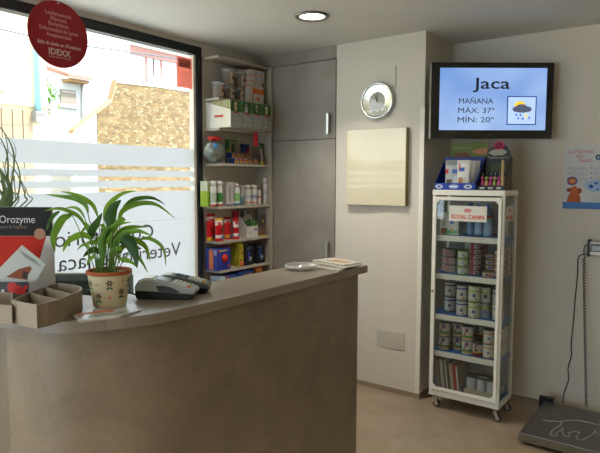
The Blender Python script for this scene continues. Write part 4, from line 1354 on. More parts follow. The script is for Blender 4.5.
# ------------------------------------------------------------------ clock
ck = pix('y', 0, 378.5, 101)
cl = thing('wall_clock', 'round chrome rimmed wall clock with a mirrored face', 'clock', (ck.x, 0, ck.z))
def disc_y(mb, prof, m_, seg=48):
    """prof = [(r, y)] revolved about the y axis through the thing"""
    b0 = len(mb.v)
    for r, y in prof:
        for i in range(seg):
            a = 2 * PI * i / seg
            mb.v.append((r * math.cos(a), y, r * math.sin(a)))
    for k in range(len(prof) - 1):
        for i in range(seg):
            j = (i + 1) % seg
            mb.face((b0 + k * seg + i, b0 + k * seg + j, b0 + (k + 1) * seg + j, b0 + (k + 1) * seg + i), m_, True)
    return mb
RC = 0.132
disc_y(MB(), [(0.1, -0.001), (RC * .93, -0.001), (RC, -0.015), (RC, -0.028), (RC * .95, -0.036), (RC * .88, -0.034), (RC * .84, -0.026)], CHROME).build('rim', cl)
disc_y(MB(), [(RC * .84, -0.026), (0.062, -0.018), (0.0001, -0.018)], M('dcd8cc', .2, .8, var=0)).build('face', cl)
disc_y(MB(), [(0.062, -0.019), (0.0001, -0.0195)], M('a8a294', .35, .3)).build('centre_dial', cl)
tk = MB()
for k in range(12):
    a = k * PI / 6
    x, z = .075 * math.sin(a), .075 * math.cos(a)
    tk.slab([(x + .004 * math.cos(2 * PI * q / 8), z + .004 * math.sin(2 * PI * q / 8)) for q in range(8)], -0.024, -0.019, M('e0dcd0', .3), 'xz')
tk.build('hour_dots', cl)
def hand(ang, L, w, y):
    c_, s_ = math.cos(ang), math.sin(ang)
    pts_ = [(-w, -.012), (w, -.012), (w * .5, L), (-w * .5, L)]
    MB().slab([(x * c_ + z * s_, -x * s_ + z * c_) for x, z in pts_], y, y + .0012, M('2a2622', .4), 'xz').build('hand', cl)
hand(-0.42, .048, .0035, -.0235)
hand(0.04, .068, .0025, -.0255)
disc_y(MB(), [(RC * .86, -0.033), (RC * .5, -0.041), (0.0001, -0.044)], glassy('clock_glass', (.96, .96, .95), .05)).build('glass', cl)
q1, q2 = pix('y', 0, 396, 86), pix('y', 0, 396, 66)
MB().tube(smooth_path([(RC * .55, -.003, RC * .78), (q1.x - ck.x - .01, -.003, q1.z - ck.z - .005), (q1.x - ck.x, -.003, q1.z - ck.z + .02), (q2.x - ck.x, -.003, q2.z - ck.z)], 5), .0022, M('8f8b80', .5), 6).build('wire', cl)

# cream wavy wall panel
pn = thing('wall_panel', 'glossy cream square wall panel with a gently waved face', 'panel', (0.905, 0, 1.366))
PW, PHH = .478, .542
fb = MB()
N = 60
outl = []
for i in range(N + 1):
    u = i / N
    outl.append((u * PW, -.036 - .006 * math.sin(2 * PI * u + .3)))
back = [(x, y + .012) for x, y in reversed(outl)]
fb.prism(outl + back, 0, PHH, M('cbc1a0', .3, coat=.7, var=.01, scale=2), smooth=True)
o_ = fb.build('wavy_face', pn)
o_.data.shade_flat()
MB().box(.01, PW - .01, -.024, 0, .01, PHH - .01, M('8c8468', .6)).build('backing', pn)
MB().box(PW, PW + .004, -.045, 0, 0, PHH, M('8f8352', .4)).build('edge_strip', pn)

ap = thing('access_cover', 'blank white cover plate low on the wall', 'cover plate', (1.155, 0, .325))
MB().box(0, .225, -.004, 0, 0, .125, M('bdb7a8', .5)).build('plate', ap, .001)
MB().box(.01, .013, -.0052, -.004, .06, .064, M('8a867a')).box(.212, .215, -.0052, -.004, .06, .064, M('8a867a')).build('screws', ap)

# ------------------------------------------------------------------ wall poster
po = thing('wall_poster', 'white veterinary poster with an orange dog and blue map on the wall', 'poster', (2.291 + .149, DR, 1.358))
MB().box(-.149, .149, -.0015, -.0003, 0, .415, M('c6c6c4', .5)).build('sheet', po)
MB().box(-.149, .149, -.0022, -.0015, 0, .045, M('4a78b4', .5)).build('blue_footer', po)
rt2 = M('b8525a', .5)
text('La Filariosis', .042, rt2, po, (-.125, -.0018, .368), align='LEFT', width=.15)
text('llega a', .028, rt2, po, (-.08, -.0018, .343), align='LEFT', width=.05)
text('España...', .036, rt2, po, (-.06, -.0018, .31), align='LEFT', width=.1)
pl_ = MB()
for cx0 in (-.12, .02):
    for k in range(3):
        for j in range(4):
            pl_.box(cx0 + .01, cx0 + .115 - .02 * (j == 3), -.0019, -.0015, .255 - k * .033 + j * .006, .2565 - k * .033 + j * .006, M('8e93a8', .5))
        pl_.box(cx0 - .006, cx0 + .002, -.0021, -.0015, .268 - k * .033, .275 - k * .033, M('3a4a8c', .5))
for k in range(4):
    pl_.box(.02, .12, -.0019, -.0015, .06 + k * .018, .0625 + k * .018, M('a8aab0', .5))
pl_.build('printed_text', po)
def blob(cx0, cz0, rx, rz, n_=18, jit=0.0, seed=1):
    r_ = random.Random(seed)
    return [(cx0 + rx * (1 + r_.uniform(-jit, jit)) * math.cos(2 * PI * k / n_), cz0 + rz * (1 + r_.uniform(-jit, jit)) * math.sin(2 * PI * k / n_)) for k in range(n_)]
MB().slab(blob(-.095, .185, .032, .03), -.0021, -.0015, M('2a4a8c', .5), 'xz').slab(blob(-.095, .185, .025, .023), -.0025, -.0021, M('c0442c', .5), 'xz').slab(blob(-.095, .185, .018, .011), -.0028, -.0025, M('c89a5a', .5), 'xz').build('round_emblem', po)
dg_ = MB().slab([(-.125, .045), (-.118, .08), (-.105, .105), (-.10, .12), (-.055, .12), (-.05, .10), (-.042, .08), (-.038, .045)], -.0021, -.0015, M('b5561c', .5), 'xz')
dg_.slab(blob(-.08, .128, .022, .024), -.0024, -.0015, M('c0602a', .5), 'xz').slab(blob(-.112, .125, .017, .014), -.0026, -.0015, M('8c3e18', .5), 'xz').slab(blob(-.048, .12, .014, .018), -.0026, -.0015, M('8c3e18', .5), 'xz')
dg_.build('orange_dog', po)
MB().slab(blob(.045, .155, .06, .042, 18, .2, 4), -.0021, -.0015, M('9ab4d0', .5), 'xz').slab(blob(.02, .15, .014, .012, 9, .2, 2), -.0024, -.0021, M('3a4a9c', .5), 'xz').slab(blob(.05, .17, .012, .008, 9, .2, 6), -.0024, -.0021, M('3a5aac', .5), 'xz').slab(blob(.06, .13, .012, .008, 9, .2, 8), -.0024, -.0021, M('5a80c0', .5), 'xz').build('blue_map', po)
MB().slab(blob(.055, .34, .017, .018), -.0021, -.0015, M('2c3c5c', .5), 'xz').slab(blob(.055, .34, .009, .009), -.0024, -.0021, M('8aa4b8', .5), 'xz').slab(blob(.11, .37, .045, .036), -.0023, -.0015, M('6c2420', .5), 'xz').slab(blob(.105, .365, .022, .02), -.0027, -.0023, M('2c1c1c', .5), 'xz').build('tick_pictures', po)

# ------------------------------------------------------------------ animal scale: platform + wall display
sp = thing('animal_scale', 'low steel veterinary scale platform with an animal outline', 'scale', (2.26, -.30, 0))
SLW, SLD = .95, .60
MB().box(0, SLW, 0, SLD, .022, .062, M('6b6250', .45, .5)).build('frame', sp, .003)
MB().box(.004, SLW - .004, .004, SLD - .004, .062, .072, M('77726c', .28, .85)).build('steel_top', sp, .002)
for fx, fy in ((.06, .06), (SLW - .06, .06), (.06, SLD - .06), (SLW - .06, SLD - .06)):
    MB().lathe([(.0001, 0), (.022, 0), (.024, .022), (.0001, .022)], BLACK, 16, cx=fx, cy=fy).build('foot', sp)
# outline of a walking dog etched on the top
pth = [(500 + 43, 419.5), (548, 421), (556, 421.3), (562, 423.5), (557, 427), (552, 431), (550.5, 434.5), (554, 436), (557, 435.5), (556, 433), (561, 430.5), (563, 428), (563, 434), (566, 436.5), (570, 436), (568, 433)]
pth2 = [(560, 421.5), (572, 420), (585, 421.5), (600, 425), (612, 424), (622, 420), (632, 423), (640, 428), (630, 431), (618, 432), (608, 436)]
pth3 = [(568, 433), (574, 431.5), (580, 433), (576, 437), (582, 440), (590, 436), (594, 432.5), (595, 430), (597, 434), (604, 433), (608, 436)]
et = MB()
for pp in (pth, pth2, pth3):
    w3 = [pix('z', .0725, *q) for q in pp]
    w3 = [Vector((p.x - 2.26, p.y + .30, .0722)) for p in w3]
    w3 = [p for p in w3 if p.x < SLW - .02]
    et.tube(smooth_path(w3, 3), .0016, M('b5b2ac', .5), 5)
et.build('dog_outline', sp)
zb_ = MB().box(-.03, .06, SLD + .004, SLD + .04, 0, .095, BLACK)
zb_.build('cable_box', sp)

wx = pix('y', DR - .03, 588, 248)
wdp = thing('scale_display', 'black and silver weighing scale display on the wall', 'display', (wx.x + .125, DR, wx.z))
MB().box(-.118, .118, -.045, 0, -.045, .045, M('a39e90', .35, .4)).build('housing', wdp, .004)
MB().box(-.125, -.113, -.055, 0, -.055, .056, M('20211f', .4)).build('end_cap', wdp, .002)
MB().box(.113, .125, -.055, 0, -.055, .056, M('20211f', .4)).build('end_cap', wdp, .002)
MB().box(-.110, .110, -.0475, -.045, -.022, .033, M('22241f', .3)).build('front_panel', wdp)
MB().box(-.098, -.045, -.0485, -.0475, -.014, .018, M('8e9484', .3)).build('screen', wdp)
MB().box(-.035, .09, -.0485, -.0475, -.012, .016, M('3a4048', .3)).build('key_strip', wdp)
# plain cord
cy2 = DR - .008
def wl_(x, y): 
    p = pix('y', cy2, x, y)
    return (p.x, p.y, p.z)
tag(MB().tube(smooth_path([wl_(588, 254.5), wl_(583, 254.3), wl_(579, 256.5), wl_(577.8, 262), wl_(577.5, 275), wl_(575, 300), wl_(573.5, 320), wl_(571, 345), wl_(571.5, 355), wl_(568, 368), wl_(568.5, 380), wl_(564, 393), wl_(563, 404)], 5), .0032, BLACK, 6).build('power_cord'), 'thin black straight cord hanging from the scale display', 'cord')
# coiled cord
pts_ = []
cy2 = DR - .035
a_, b_ = Vector(wl_(583.7, 258)), pix('z', .085, 586.5, 406.5)
NT = 52
for i in range(NT * 8 + 1):
    t = i / (NT * 8)
    p = a_.lerp(b_, t)
    rr = .008
    w = 2 * PI * NT * t
    pts_.append(p + Vector((rr * math.cos(w), rr * .8 * math.sin(w), 0)))
top_ = [Vector(wl_(588, 245)), Vector(wl_(585.5, 245)), Vector(wl_(584, 248)), Vector(wl_(583.8, 255))]
tag(MB().tube(top_ + pts_, .0032, BLACK, 5).build('coiled_cord'), 'black coiled cord hanging from the display to the scale platform', 'cord')

# ------------------------------------------------------------------ television
TD = 3.76
tcn = pixd(492, 100.8, TD)
hyp = math.atan2(RT.y, RT.x)
tv = thing('television', 'black flat television showing the weather for tomorrow', 'television', (tcn.x, tcn.y, tcn.z), hyp)
TW, THH = 122 * TD / FPX, 75.2 * TD / FPX
tv.rotation_euler = (0, 0, hyp)
GB = M('0c0d10', .08, coat=.5, var=0)
bz = MB()
SW2, SH2 = 107 * TD / FPX, 61.5 * TD / FPX
sx0 = -TW / 2 + 8.5 * TD / FPX
sz0 = -THH / 2 + 8.5 * TD / FPX
bz.box(-TW / 2, sx0, 0, .05, -THH / 2, THH / 2, GB).box(sx0 + SW2, TW / 2, 0, .05, -THH / 2, THH / 2, GB).box(sx0, sx0 + SW2, 0, .05, sz0 + SH2, THH / 2, GB).box(sx0, sx0 + SW2, 0, .05, -THH / 2, sz0, GB)
bz.build('bezel', tv)
MB().box(-TW / 2 + .01, TW / 2 - .01, .03, .085, -THH / 2 + .02, THH / 2 - .02, M('15161a', .5)).build('rear_housing', tv, .01)
scm = bpy.data.materials.new('screen_sky')
scm.use_nodes = True
nt = scm.node_tree
bs = nt.nodes['Principled BSDF']
tcn_ = nt.nodes.new('ShaderNodeTexCoord')
nz = nt.nodes.new('ShaderNodeTexNoise')
nz.inputs['Scale'].default_value = 3.0
nz.inputs['Detail'].default_value = 1.0
nt.links.new(tcn_.outputs['Object'], nz.inputs['Vector'])
cr = nt.nodes.new('ShaderNodeValToRGB')
cr.color_ramp.elements[0].position = .3
cr.color_ramp.elements[0].color = (*lin((106, 144, 204)), 1)
cr.color_ramp.elements[1].position = .75
cr.color_ramp.elements[1].color = (*lin((160, 186, 224)), 1)
nt.links.new(nz.outputs['Fac'], cr.inputs[0])
nt.links.new(cr.outputs[0], bs.inputs['Emission Color'])
bs.inputs['Emission Strength'].default_value = .66
bs.inputs['Base Color'].default_value = (.01, .01, .012, 1)
bs.inputs['Roughness'].default_value = .3
scr = MB().box(sx0, sx0 + SW2, .006, .012, sz0, sz0 + SH2, scm).build('screen', tv)
u = TD / FPX
TX = M('343a44', .6, var=0)
def tvt(s, px_, py_, size, w, m_=TX, bold=.001):
    """lettering on the screen by its place on the screen in the photo"""
    text(s, size * u, m_, scr, ((px_ - 492) * u, .0055, (100.8 - py_) * u), 'lettering', 'LEFT', width=w * u, bold=bold)
tvt('Jaca', 474.5, 88.7, 15.5, 37)
tvt('MAÑANA', 458.5, 103.5, 7.6, 34.5, bold=0)
tvt('MÁX: 37º', 458, 112.8, 7.6, 36.5, bold=0)
tvt('MÍN: 20º', 457.5, 122, 7.6, 36.5, bold=0)
def TP(x, y): return ((x - 492) * u, (100.8 - y) * u)
ic = MB()
bl2 = M('2a4a9c', .5, emit=.25, var=0)
x0, z0 = TP(507.5, 124.5)
x1, z1_ = TP(537, 96)
for a in ((x0, x1, z0, z0 + u), (x0, x1, z1_ - u, z1_), (x0, x0 + u, z0, z1_), (x1 - u, x1, z0, z1_)):
    ic.box(a[0], a[1], .0045, .006, a[2], a[3], bl2)
ic.build('icon_border', scr)
MB().box(x0 + u, x1 - u, .005, .006, z0 + u, z1_ - u, M('a8c0e4', .5, emit=.55, var=0)).build('icon_field', scr)
def circ(cx0, cz0, rx, rz, n_=20): return [(cx0 + rx * u * math.cos(2 * PI * k / n_), cz0 + rz * u * math.sin(2 * PI * k / n_)) for k in range(n_)]
cx0, cz0 = TP(520.5, 105)
MB().slab(circ(cx0, cz0, 5.5, 4), .0040, .005, M('d8b030', .5, emit=.7, var=0), 'xz').build('sun_icon', scr)
cb = MB()
DC = M('5a6378', .5, emit=.4, var=0)
for (x, y, rx, rz) in ((522, 107.5, 6, 3.6), (517, 109, 4, 2.8), (528, 109, 4.2, 2.8), (522.5, 110, 8, 2.4)):
    c0 = TP(x, y)
    cb.slab(circ(c0[0], c0[1], rx, rz), .0030, .0045, DC, 'xz')
cb.build('cloud_icon', scr)
for (x, y) in ((517, 114.5), (521, 114.5), (519, 118), (523.5, 118.5), (530, 117.5)):
    c0 = TP(x, y)
    dr = MB()
    dr.slab(circ(c0[0], c0[1], .9, 1.4, 8), .0040, .005, M('3a70c8', .5, emit=.5, var=0), 'xz')
    dr.build('raindrop', scr)
c0, c1, c2, c3 = TP(527, 112.5), TP(524.8, 116), TP(527.5, 116), TP(525.5, 120)
MB().slab([c0, c1, (c2[0] - .3 * u, c2[1]), c3, (c2[0] + 1.3 * u, c2[1] + .6 * u), (c1[0] + 2.6 * u, c1[1] + .8 * u)], .0035, .005, M('d8c02c', .5, emit=.7, var=0), 'xz').build('lightning_icon', scr)
text('BEKO', .012, M('6a6a6a'), tv, (0, -.0006, -THH / 2 + .022), width=.035)
# wall arm
arm = MB()
wpt = Vector((tcn.x + .03, DR, tcn.z))
inv = Matrix.Rotation(-hyp, 4, 'Z')
lw_ = inv @ (wpt - tcn)
arm.tube([(0, .085, 0), (lw_.x, lw_.y, 0)], .02, BLACK, 10)
arm.build('wall_arm', tv)

# ------------------------------------------------------------------ glazed product trolley
TX0, TX1, TY0, TY1 = 1.606, 2.078, -.085, .19
TZ0, TZ1 = .088, 1.483
tr = thing('display_cabinet', 'white metal glazed display cabinet on castors full of cans', 'cabinet', (TX0, TY0, 0))
W_, D_ = TX1 - TX0, TY1 - TY0
CW = M('dedacd', .4)
BLU = M('2f62a8', .4)
b = MB()
b.box(-.002, W_ + .002, -.002, D_ + .002, TZ1 - .035, TZ1, CW)
b.box(0, W_, 0, D_, TZ0, TZ0 + .035, CW)
for (x, y) in ((0, 0), (W_ - .018, 0), (0, D_ - .018), (W_ - .018, D_ - .018)):
    b.box(x, x + .018, y, y + .018, TZ0 + .035, TZ1 - .035, CW)
b.build('frame', tr, .0015)
shelves = [1.182, .925, .650, .397]
for z in shelves + [TZ0 + .042]:
    s_ = MB().box(.010, W_ - .0095, .020, D_ - .004, z - .006, z, BLU)
    s_.build('shelf', tr)
    if z > .2:
        MB().box(.019, W_ - .019, .012, .020, z - .036, z, CW).box(W_ - .0135, W_ - .0095, .020, D_ - .019, z - .030, z, BLU).build('shelf_lip', tr)
MB().box(W_ - .009, W_ - .0055, .019, D_ - .019, TZ0 + .036, TZ1 - .036, CGLASS).build('side_glass', tr)
MB().box(.0055, .009, .019, D_ - .019, TZ0 + .036, TZ1 - .036, CGLASS).build('side_glass', tr)
MB().box(.019, W_ - .019, D_ - .006, D_ - .003, TZ0 + .036, TZ1 - .036, M('85827a', .6)).build('back_sheet', tr)
dr_ = MB()
dz0, dz1 = TZ0 + .045, TZ1 - .045
dx0, dx1 = .014, W_ - .014
fw_ = .019
dr_.box(dx0, dx0 + fw_, -.016, -.001, dz0, dz1, CW).box(dx1 - fw_, dx1, -.016, -.001, dz0, dz1, CW).box(dx0 + fw_, dx1 - fw_, -.016, -.001, dz1 - .022, dz1, CW).box(dx0 + fw_, dx1 - fw_, -.016, -.001, dz0, dz0 + .022, CW)
for (cx0, sx, cz0, sz) in ((dx0 + fw_, 1, dz1 - .022, -1), (dx1 - fw_, -1, dz1 - .022, -1), (dx0 + fw_, 1, dz0 + .022, 1), (dx1 - fw_, -1, dz0 + .022, 1)):
    dr_.slab([(cx0, cz0), (cx0 + sx * .022, cz0), (cx0, cz0 + sz * .022)], -.015, -.002, CW, 'xz')
door = dr_.build('door', tr, .001)
MB().box(dx0 + fw_ - .004, dx1 - fw_ + .004, -.010, -.007, dz0 + .018, dz1 - .018, CGLASS).build('door_glass', door)
MB().lathe([(.0001, -.0), (.006, 0), (.006, .02), (.0001, .022)], CHROME, 12).build('door_lock', door).location = (dx0 + .008, -.03, .80)
for (cx0, cy0) in ((.03, .03), (W_ - .03, .03), (.03, D_ - .03), (W_ - .03, D_ - .03)):
    cs = MB().box(cx0 - .018, cx0 + .018, cy0 - .018, cy0 + .018, TZ0 - .006, TZ0, CHROME).lathe([(.010, TZ0 - .022), (.012, TZ0 - .006)], CHROME, 14, cx=cx0, cy=cy0)
    cs.slab([(cx0 - .012, TZ0 - .02), (cx0 + .014, TZ0 - .02), (cx0 + .034, .024), (cx0 + .012, .02)], cy0 - .016, cy0 - .0135, CHROME, 'xz')
    cs.slab([(cx0 - .012, TZ0 - .02), (cx0 + .014, TZ0 - .02), (cx0 + .034, .024), (cx0 + .012, .02)], cy0 + .0135, cy0 + .016, CHROME, 'xz')
    c_o = cs.build('castor', tr)
    wh = MB()
    wb_ = []
    n_ = 20
    b0 = len(wh.v)
    wh.slab([(cx0 + .018 + .024 * math.cos(2 * PI * k / n_), .024 + .024 * math.sin(2 * PI * k / n_)) for k in range(n_)], cy0 - .011, cy0 + .011, M('3a3834', .5), 'xz')
    wh.slab([(cx0 + .018 + .015 * math.cos(2 * PI * k / n_), .024 + .015 * math.sin(2 * PI * k / n_)) for k in range(n_)], cy0 - .0125, cy0 + .0125, M('9a9890', .3), 'xz')
    wh.build('wheel', c_o, .002)
# brand signs
RED = M('c8301c', .45)
def crown(mb, cx0, cz0, s, y0, y1, plane='xz'):
    for k in range(-2, 3):
        h_ = (1.0 - .12 * abs(k)) * s
        mb.slab([(cx0 + k * s * .42 - s * .13, cz0), (cx0 + k * s * .42 + s * .13, cz0), (cx0 + k * s * .5 + s * .2, cz0 + h_), (cx0 + k * s * .5 - s * .1, cz0 + h_)], y0, y1, RED, plane)
    mb.slab([(cx0 - s * 1.05, cz0 - s * .28), (cx0 + s * 1.05, cz0 - s * .28), (cx0 + s * 1.05, cz0 - s * .1), (cx0 - s * 1.05, cz0 - s * .1)], y0, y1, RED, plane)
sg = MB().box(.122, .368, -.0185, -.017, 1.283, 1.382, M('d0ccc0', .4))
sg = sg.build('front_sign', door)
text('ROYAL CANIN', .038, RED, sg, (.245, -.0188, 1.299), width=.212, bold=.0008)
cm = MB()
crown(cm, .245, 1.347, .02, -.0192, -.0185)
cm.build('crown_emblem', sg)
s2 = MB().box(W_ + .001, W_ + .0025, .02, .175, 1.288, 1.385, M('c6c2b6', .4)).build('side_sign', tr)
text('ROYAL CANIN', .03, RED, s2, (W_ + .0028, .0975, 1.303), rot=(PI / 2, 0, PI / 2), width=.13, bold=.0006)
cm = MB()
crown(cm, .0975, 1.35, .017, W_ + .0025, W_ + .0032, 'yz')
cm.build('crown_emblem', s2)

def can(name, label, x, y, z, r, h, bands, spots, group, lidc='8c8a84'):
    """bands: (top fraction, colour); spots: (angle, half angle, z0, z1, colour)"""
    t = thing(name, label, 'can', (x, y, z), 0, group)
    prof, mats = [(.0001, .001), (r * .96, .001), (r, .003)], [M(lidc, .3, .8)] * 2
    for f1, c_ in bands:
        prof.append((r, .003 + (h - .006) * f1))
        mats.append(M(c_, .4))
    prof += [(r * .965, h - .0005), (r * .93, h - .003), (.0001, h - .003)]
    mats += [M(lidc, .3, .8)] * 3
    MB().lathe(prof, mats, 20).build('tin', t)
    if spots:
        s_ = MB()
        for a, ha, z0, z1, c_ in spots:
            s_.lathe([(r + .0007, z0 * h), (r + .0007, z1 * h)], M(c_, .4), 5, a - ha, a + ha)
        s_.build('label_print', t)
    return t
# camera sees each can from roughly this direction
VA = math.atan2(CAM.y - 0, CAM.x - 1.85)
def tx(px_, y, z):
    return pix('y', y, px_, 226.5 + (z - 1.47) * -140 - 46).x
NM = ('first', 'second', 'third', 'fourth', 'fifth', 'sixth')
def stack(shelf, z0, x, y, n_, r, h, kind, where, group):
    for k in range(n_):
        lev = 'single' if n_ == 1 else ('bottom' if k == 0 else 'top' if k == n_ - 1 else NM[k] + ' up')
        desc = {'pink': 'pale pink labelled can', 'green': 'white and light green can', 'redthin': 'flat red and white can', 'orthin': 'flat orange rimmed can',
                'blue': 'white can with a blue band', 'lime': 'white can with a lime green band', 'grey': 'grey labelled can with green top band', 'multi': 'white can with green and orange stripes',
                'dark': 'dark red based can', 'orange': 'white can with orange bands', 'violet': 'pale can with a brown band'}[kind]
        lab = '%s, %s, %s, %s shelf' % (desc, lev, where, shelf.split()[0])
        WH = 'c0bdb2'
        a = VA
        b_, s_ = {
            'pink': (((.08, '8a6a6c'), (.9, 'a89a94'), (1, '8a6a6c')), ((a - .5, .4, .3, .7, 'b07078'),)),
            'green': (((.12, '8aa860'), (.85, 'b9bba8'), (1, '8aa860')), ((a - .2, .3, .3, .6, 'a09cb0'), (a + .4, .3, .1, .3, '7ca048'))),
            'redthin': (((.1, '9c2c34'), (.85, 'b9b2a8'), (1, '9c2c34')), ((a - .5, .28, .12, .85, '98303c'), (a + .35, .35, .3, .6, '5c7098'))),
            'orthin': (((.15, 'b07a44'), (.85, 'bcb5a6'), (1, 'b07a44')), ((a - .3, .3, .3, .65, '4c5c98'), (a + .3, .2, .3, .65, 'a83c34'))),
            'blue': (((.04, '2c4c8c'), (.72, WH), (.82, '2c4c94'), (.96, WH), (1, '2c4c8c')), ((a - .1, .25, .3, .5, '5a6078'), (a + .2, .2, .12, .2, 'b0504a'))),
            'lime': (((.05, '8cae2c'), (.62, WH), (.72, '8cb42c'), (.95, 'c2bfae'), (1, '7c9a34')), ((a - .1, .22, .3, .5, '3c4c8c'), (a + .25, .15, .14, .2, 'b85048'))),
            'grey': (((.6, '9a9aa4'), (.8, '9cac60'), (1, '9a9a98')), ((a, .3, .3, .5, '6c7088'),)),
            'violet': (((.7, WH), (.8, '7c6468'), (1, WH)), ((a, .25, .3, .5, '4c5c98'),)),
            'multi': (((.1, WH), (.2, 'c88a34'), (.36, '4c8a50'), (.9, WH), (1, 'a8a498')), ((a - .15, .32, .6, .88, '7c3a5c'), (a - .2, .15, .66, .8, '3c4c9c'), (a - .5, .15, .36, .58, 'a83c28'))),
            'dark': (((.22, '7c2a24'), (.32, 'b89a44'), (.85, 'a8a298'), (1, '4a4440')), ((a - .4, .3, .35, .8, '5c3438'), (a - .3, .12, .5, .7, 'b0a8a0'))),
            'orange': (((.06, 'b87434'), (.7, WH), (.8, 'c07c34'), (1, WH)), ((a - .1, .2, .35, .5, '4c5468'), (a + .2, .2, .12, .18, 'a85c50'))),
        }[kind]
        can('pet_food_can', lab, x, y, z0 + .0008 + k * (h + .0004), r, h, b_, s_, group)
FY, BY = -.015, .095
g2 = 'cans on the second cabinet shelf'
zB = shelves[1]
sB = 'second cabinet'
stack(sB, zB, 1.665, .06, 3, .037, .052, 'pink', 'far left stack', g2)
stack(sB, zB, tx(451, .03, zB), .03, 3, .037, .052, 'pink', 'second stack from left', g2)
stack(sB, zB, tx(463.5, FY, zB) , FY, 3, .035, .053, 'green', 'front stack beside red cans', g2)
stack(sB, zB, tx(464.5, FY, zB) + .0, FY + .095, 4, .035, .053, 'green', 'rear stack beside red cans', g2)
stack(sB, zB, tx(475, .02, zB), .02, 6, .036, .0345, 'redthin', 'tall front stack', g2)
stack(sB, zB, tx(480.5, .1, zB), .105, 6, .036, .0345, 'redthin', 'tall rear stack', g2)
stack(sB, zB, tx(491, .06, zB), .07, 4, .036, .0345, 'orthin', 'rear stack by door edge', g2)
stack(sB, zB, tx(488.5, -.025, zB), -.018, 1, .036, .0345, 'orthin', 'front by door edge', g2)
stack(sB, zB, 2.028, .02, 5, .034, .0345, 'orthin', 'front right corner stack', g2)
stack(sB, zB, 2.028, .125, 5, .034, .0345, 'orthin', 'rear right corner stack', g2)
g3 = 'cans on the third cabinet shelf'
zC = shelves[2]
sC = 'third cabinet'
stack(sC, zC, tx(450.5, .06, zC), .06, 2, .037, .103, 'blue', 'left stack', g3)
stack(sC, zC, tx(462.3, FY, zC), FY, 2, .037, .103, 'blue', 'front second stack', g3)
stack(sC, zC, tx(462.3, FY, zC) + .01, .085, 2, .037, .103, 'blue', 'rear second stack', g3)
stack(sC, zC, tx(474.3, -.03, zC), -.025, 2, .039, .107, 'lime', 'foremost middle stack', g3)
stack(sC, zC, tx(474.3, -.03, zC) + .005, .085, 2, .037, .103, 'lime', 'rear middle stack', g3)
stack(sC, zC, tx(485.5, .02, zC), .02, 1, .036, .10, 'grey', 'right of middle', g3)
can('pet_food_can', 'white can with lime band standing on a grey can, third cabinet shelf', tx(485.5, .02, zC), .02, zC + .1022, .036, .10, ((.62, 'c0bdb2'), (.72, '8cb42c'), (1, 'c0bdb2')), ((VA, .3, .3, .55, '4c5468'),), g3)
stack(sC, zC, 2.000, .1, 2, .034, .10, 'violet', 'rear stack by door edge', g3)
stack(sC, zC, 2.03, .0, 2, .034, .10, 'violet', 'front right corner stack', g3)
g4 = 'cans on the fourth cabinet shelf'
zD = shelves[3]
sD = 'fourth cabinet'
stack(sD, zD, tx(444, FY, zD) , FY + .01, 2, .037, .093, 'multi', 'front left stack', g4)
stack(sD, zD, tx(449.3, .08, zD), .095, 2, .036, .093, 'multi', 'rear left stack', g4)
stack(sD, zD, tx(458.3, .04, zD), .045, 2, .036, .093, 'multi', 'second front stack', g4)
stack(sD, zD, tx(467.8, FY, zD), FY, 2, .037, .093, 'multi', 'third front stack', g4)
stack(sD, zD, tx(478.8, FY, zD), FY, 1, .036, .095, 'dark', 'front middle', g4)
stack(sD, zD, tx(480, .1, zD), .1, 2, .036, .093, 'dark', 'rear middle stack', g4)
stack(sD, zD, tx(489.5, FY, zD), FY - .005, 2, .036, .093, 'orange', 'front stack by door edge', g4)
stack(sD, zD, 2.03, .06, 2, .034, .093, 'orange', 'middle right side stack', g4)
stack(sD, zD, 2.03, .135, 2, .034, .093, 'orange', 'rear right corner stack', g4)

# top shelf: carton and blue bottles
zA = shelves[0]
carton('carton', 'white carton with a brown dog picture on the top cabinet shelf', 'box', (1.70, .02, zA + .0008), 0, .13, .09, .145, 'c2bfb4', ((.05, .04, .4, .3, '8a5c3c'), (.35, .06, .95, .22, '5c9c6c'), (.6, .1, .72, .3, 'b8944c'), (.55, .5, .75, .8, '6c84b0'), (.1, .4, .3, .8, 'a8a49a')))
gBt = 'blue-capped bottles in the cabinet'
for p_, y_, lb in ((470.3, .06, 'dark blue capped bottle leftmost of three in the cabinet'), (479, .02, 'blue capped bottle in the middle of three in the cabinet'), (488, -.02, 'blue capped bottle with a red band by the door edge')):
    bottle('lotion_bottle', lb, (tx(p_, y_, zA), y_, zA + .0008), .028, .212, '54708c', ((.08, '5c86a8'), (.6, '7d9ab8'), (.8, '54708c') if p_ < 485 else (.8, '7c9ab4'), (1.0, '3c4458') if p_ < 485 else (.9, 'a8342c')), '2450a0', .55, .16, gBt)
carton('carton', 'slim brown carton behind the sign on the top cabinet shelf', 'box', (1.79, .135, zA + .0008), 0, .045, .04, .17, '6c4a3c', ((.2, .3, .8, .8, '8c5c44'),))
carton('carton', 'white carton seen through the right side glass on the top shelf', 'box', (2.025, .115, zA + .0008), 0, .055, .07, .15, 'b3aea0', (), (), ((.2, .2, .8, .7, '9a9488'),))

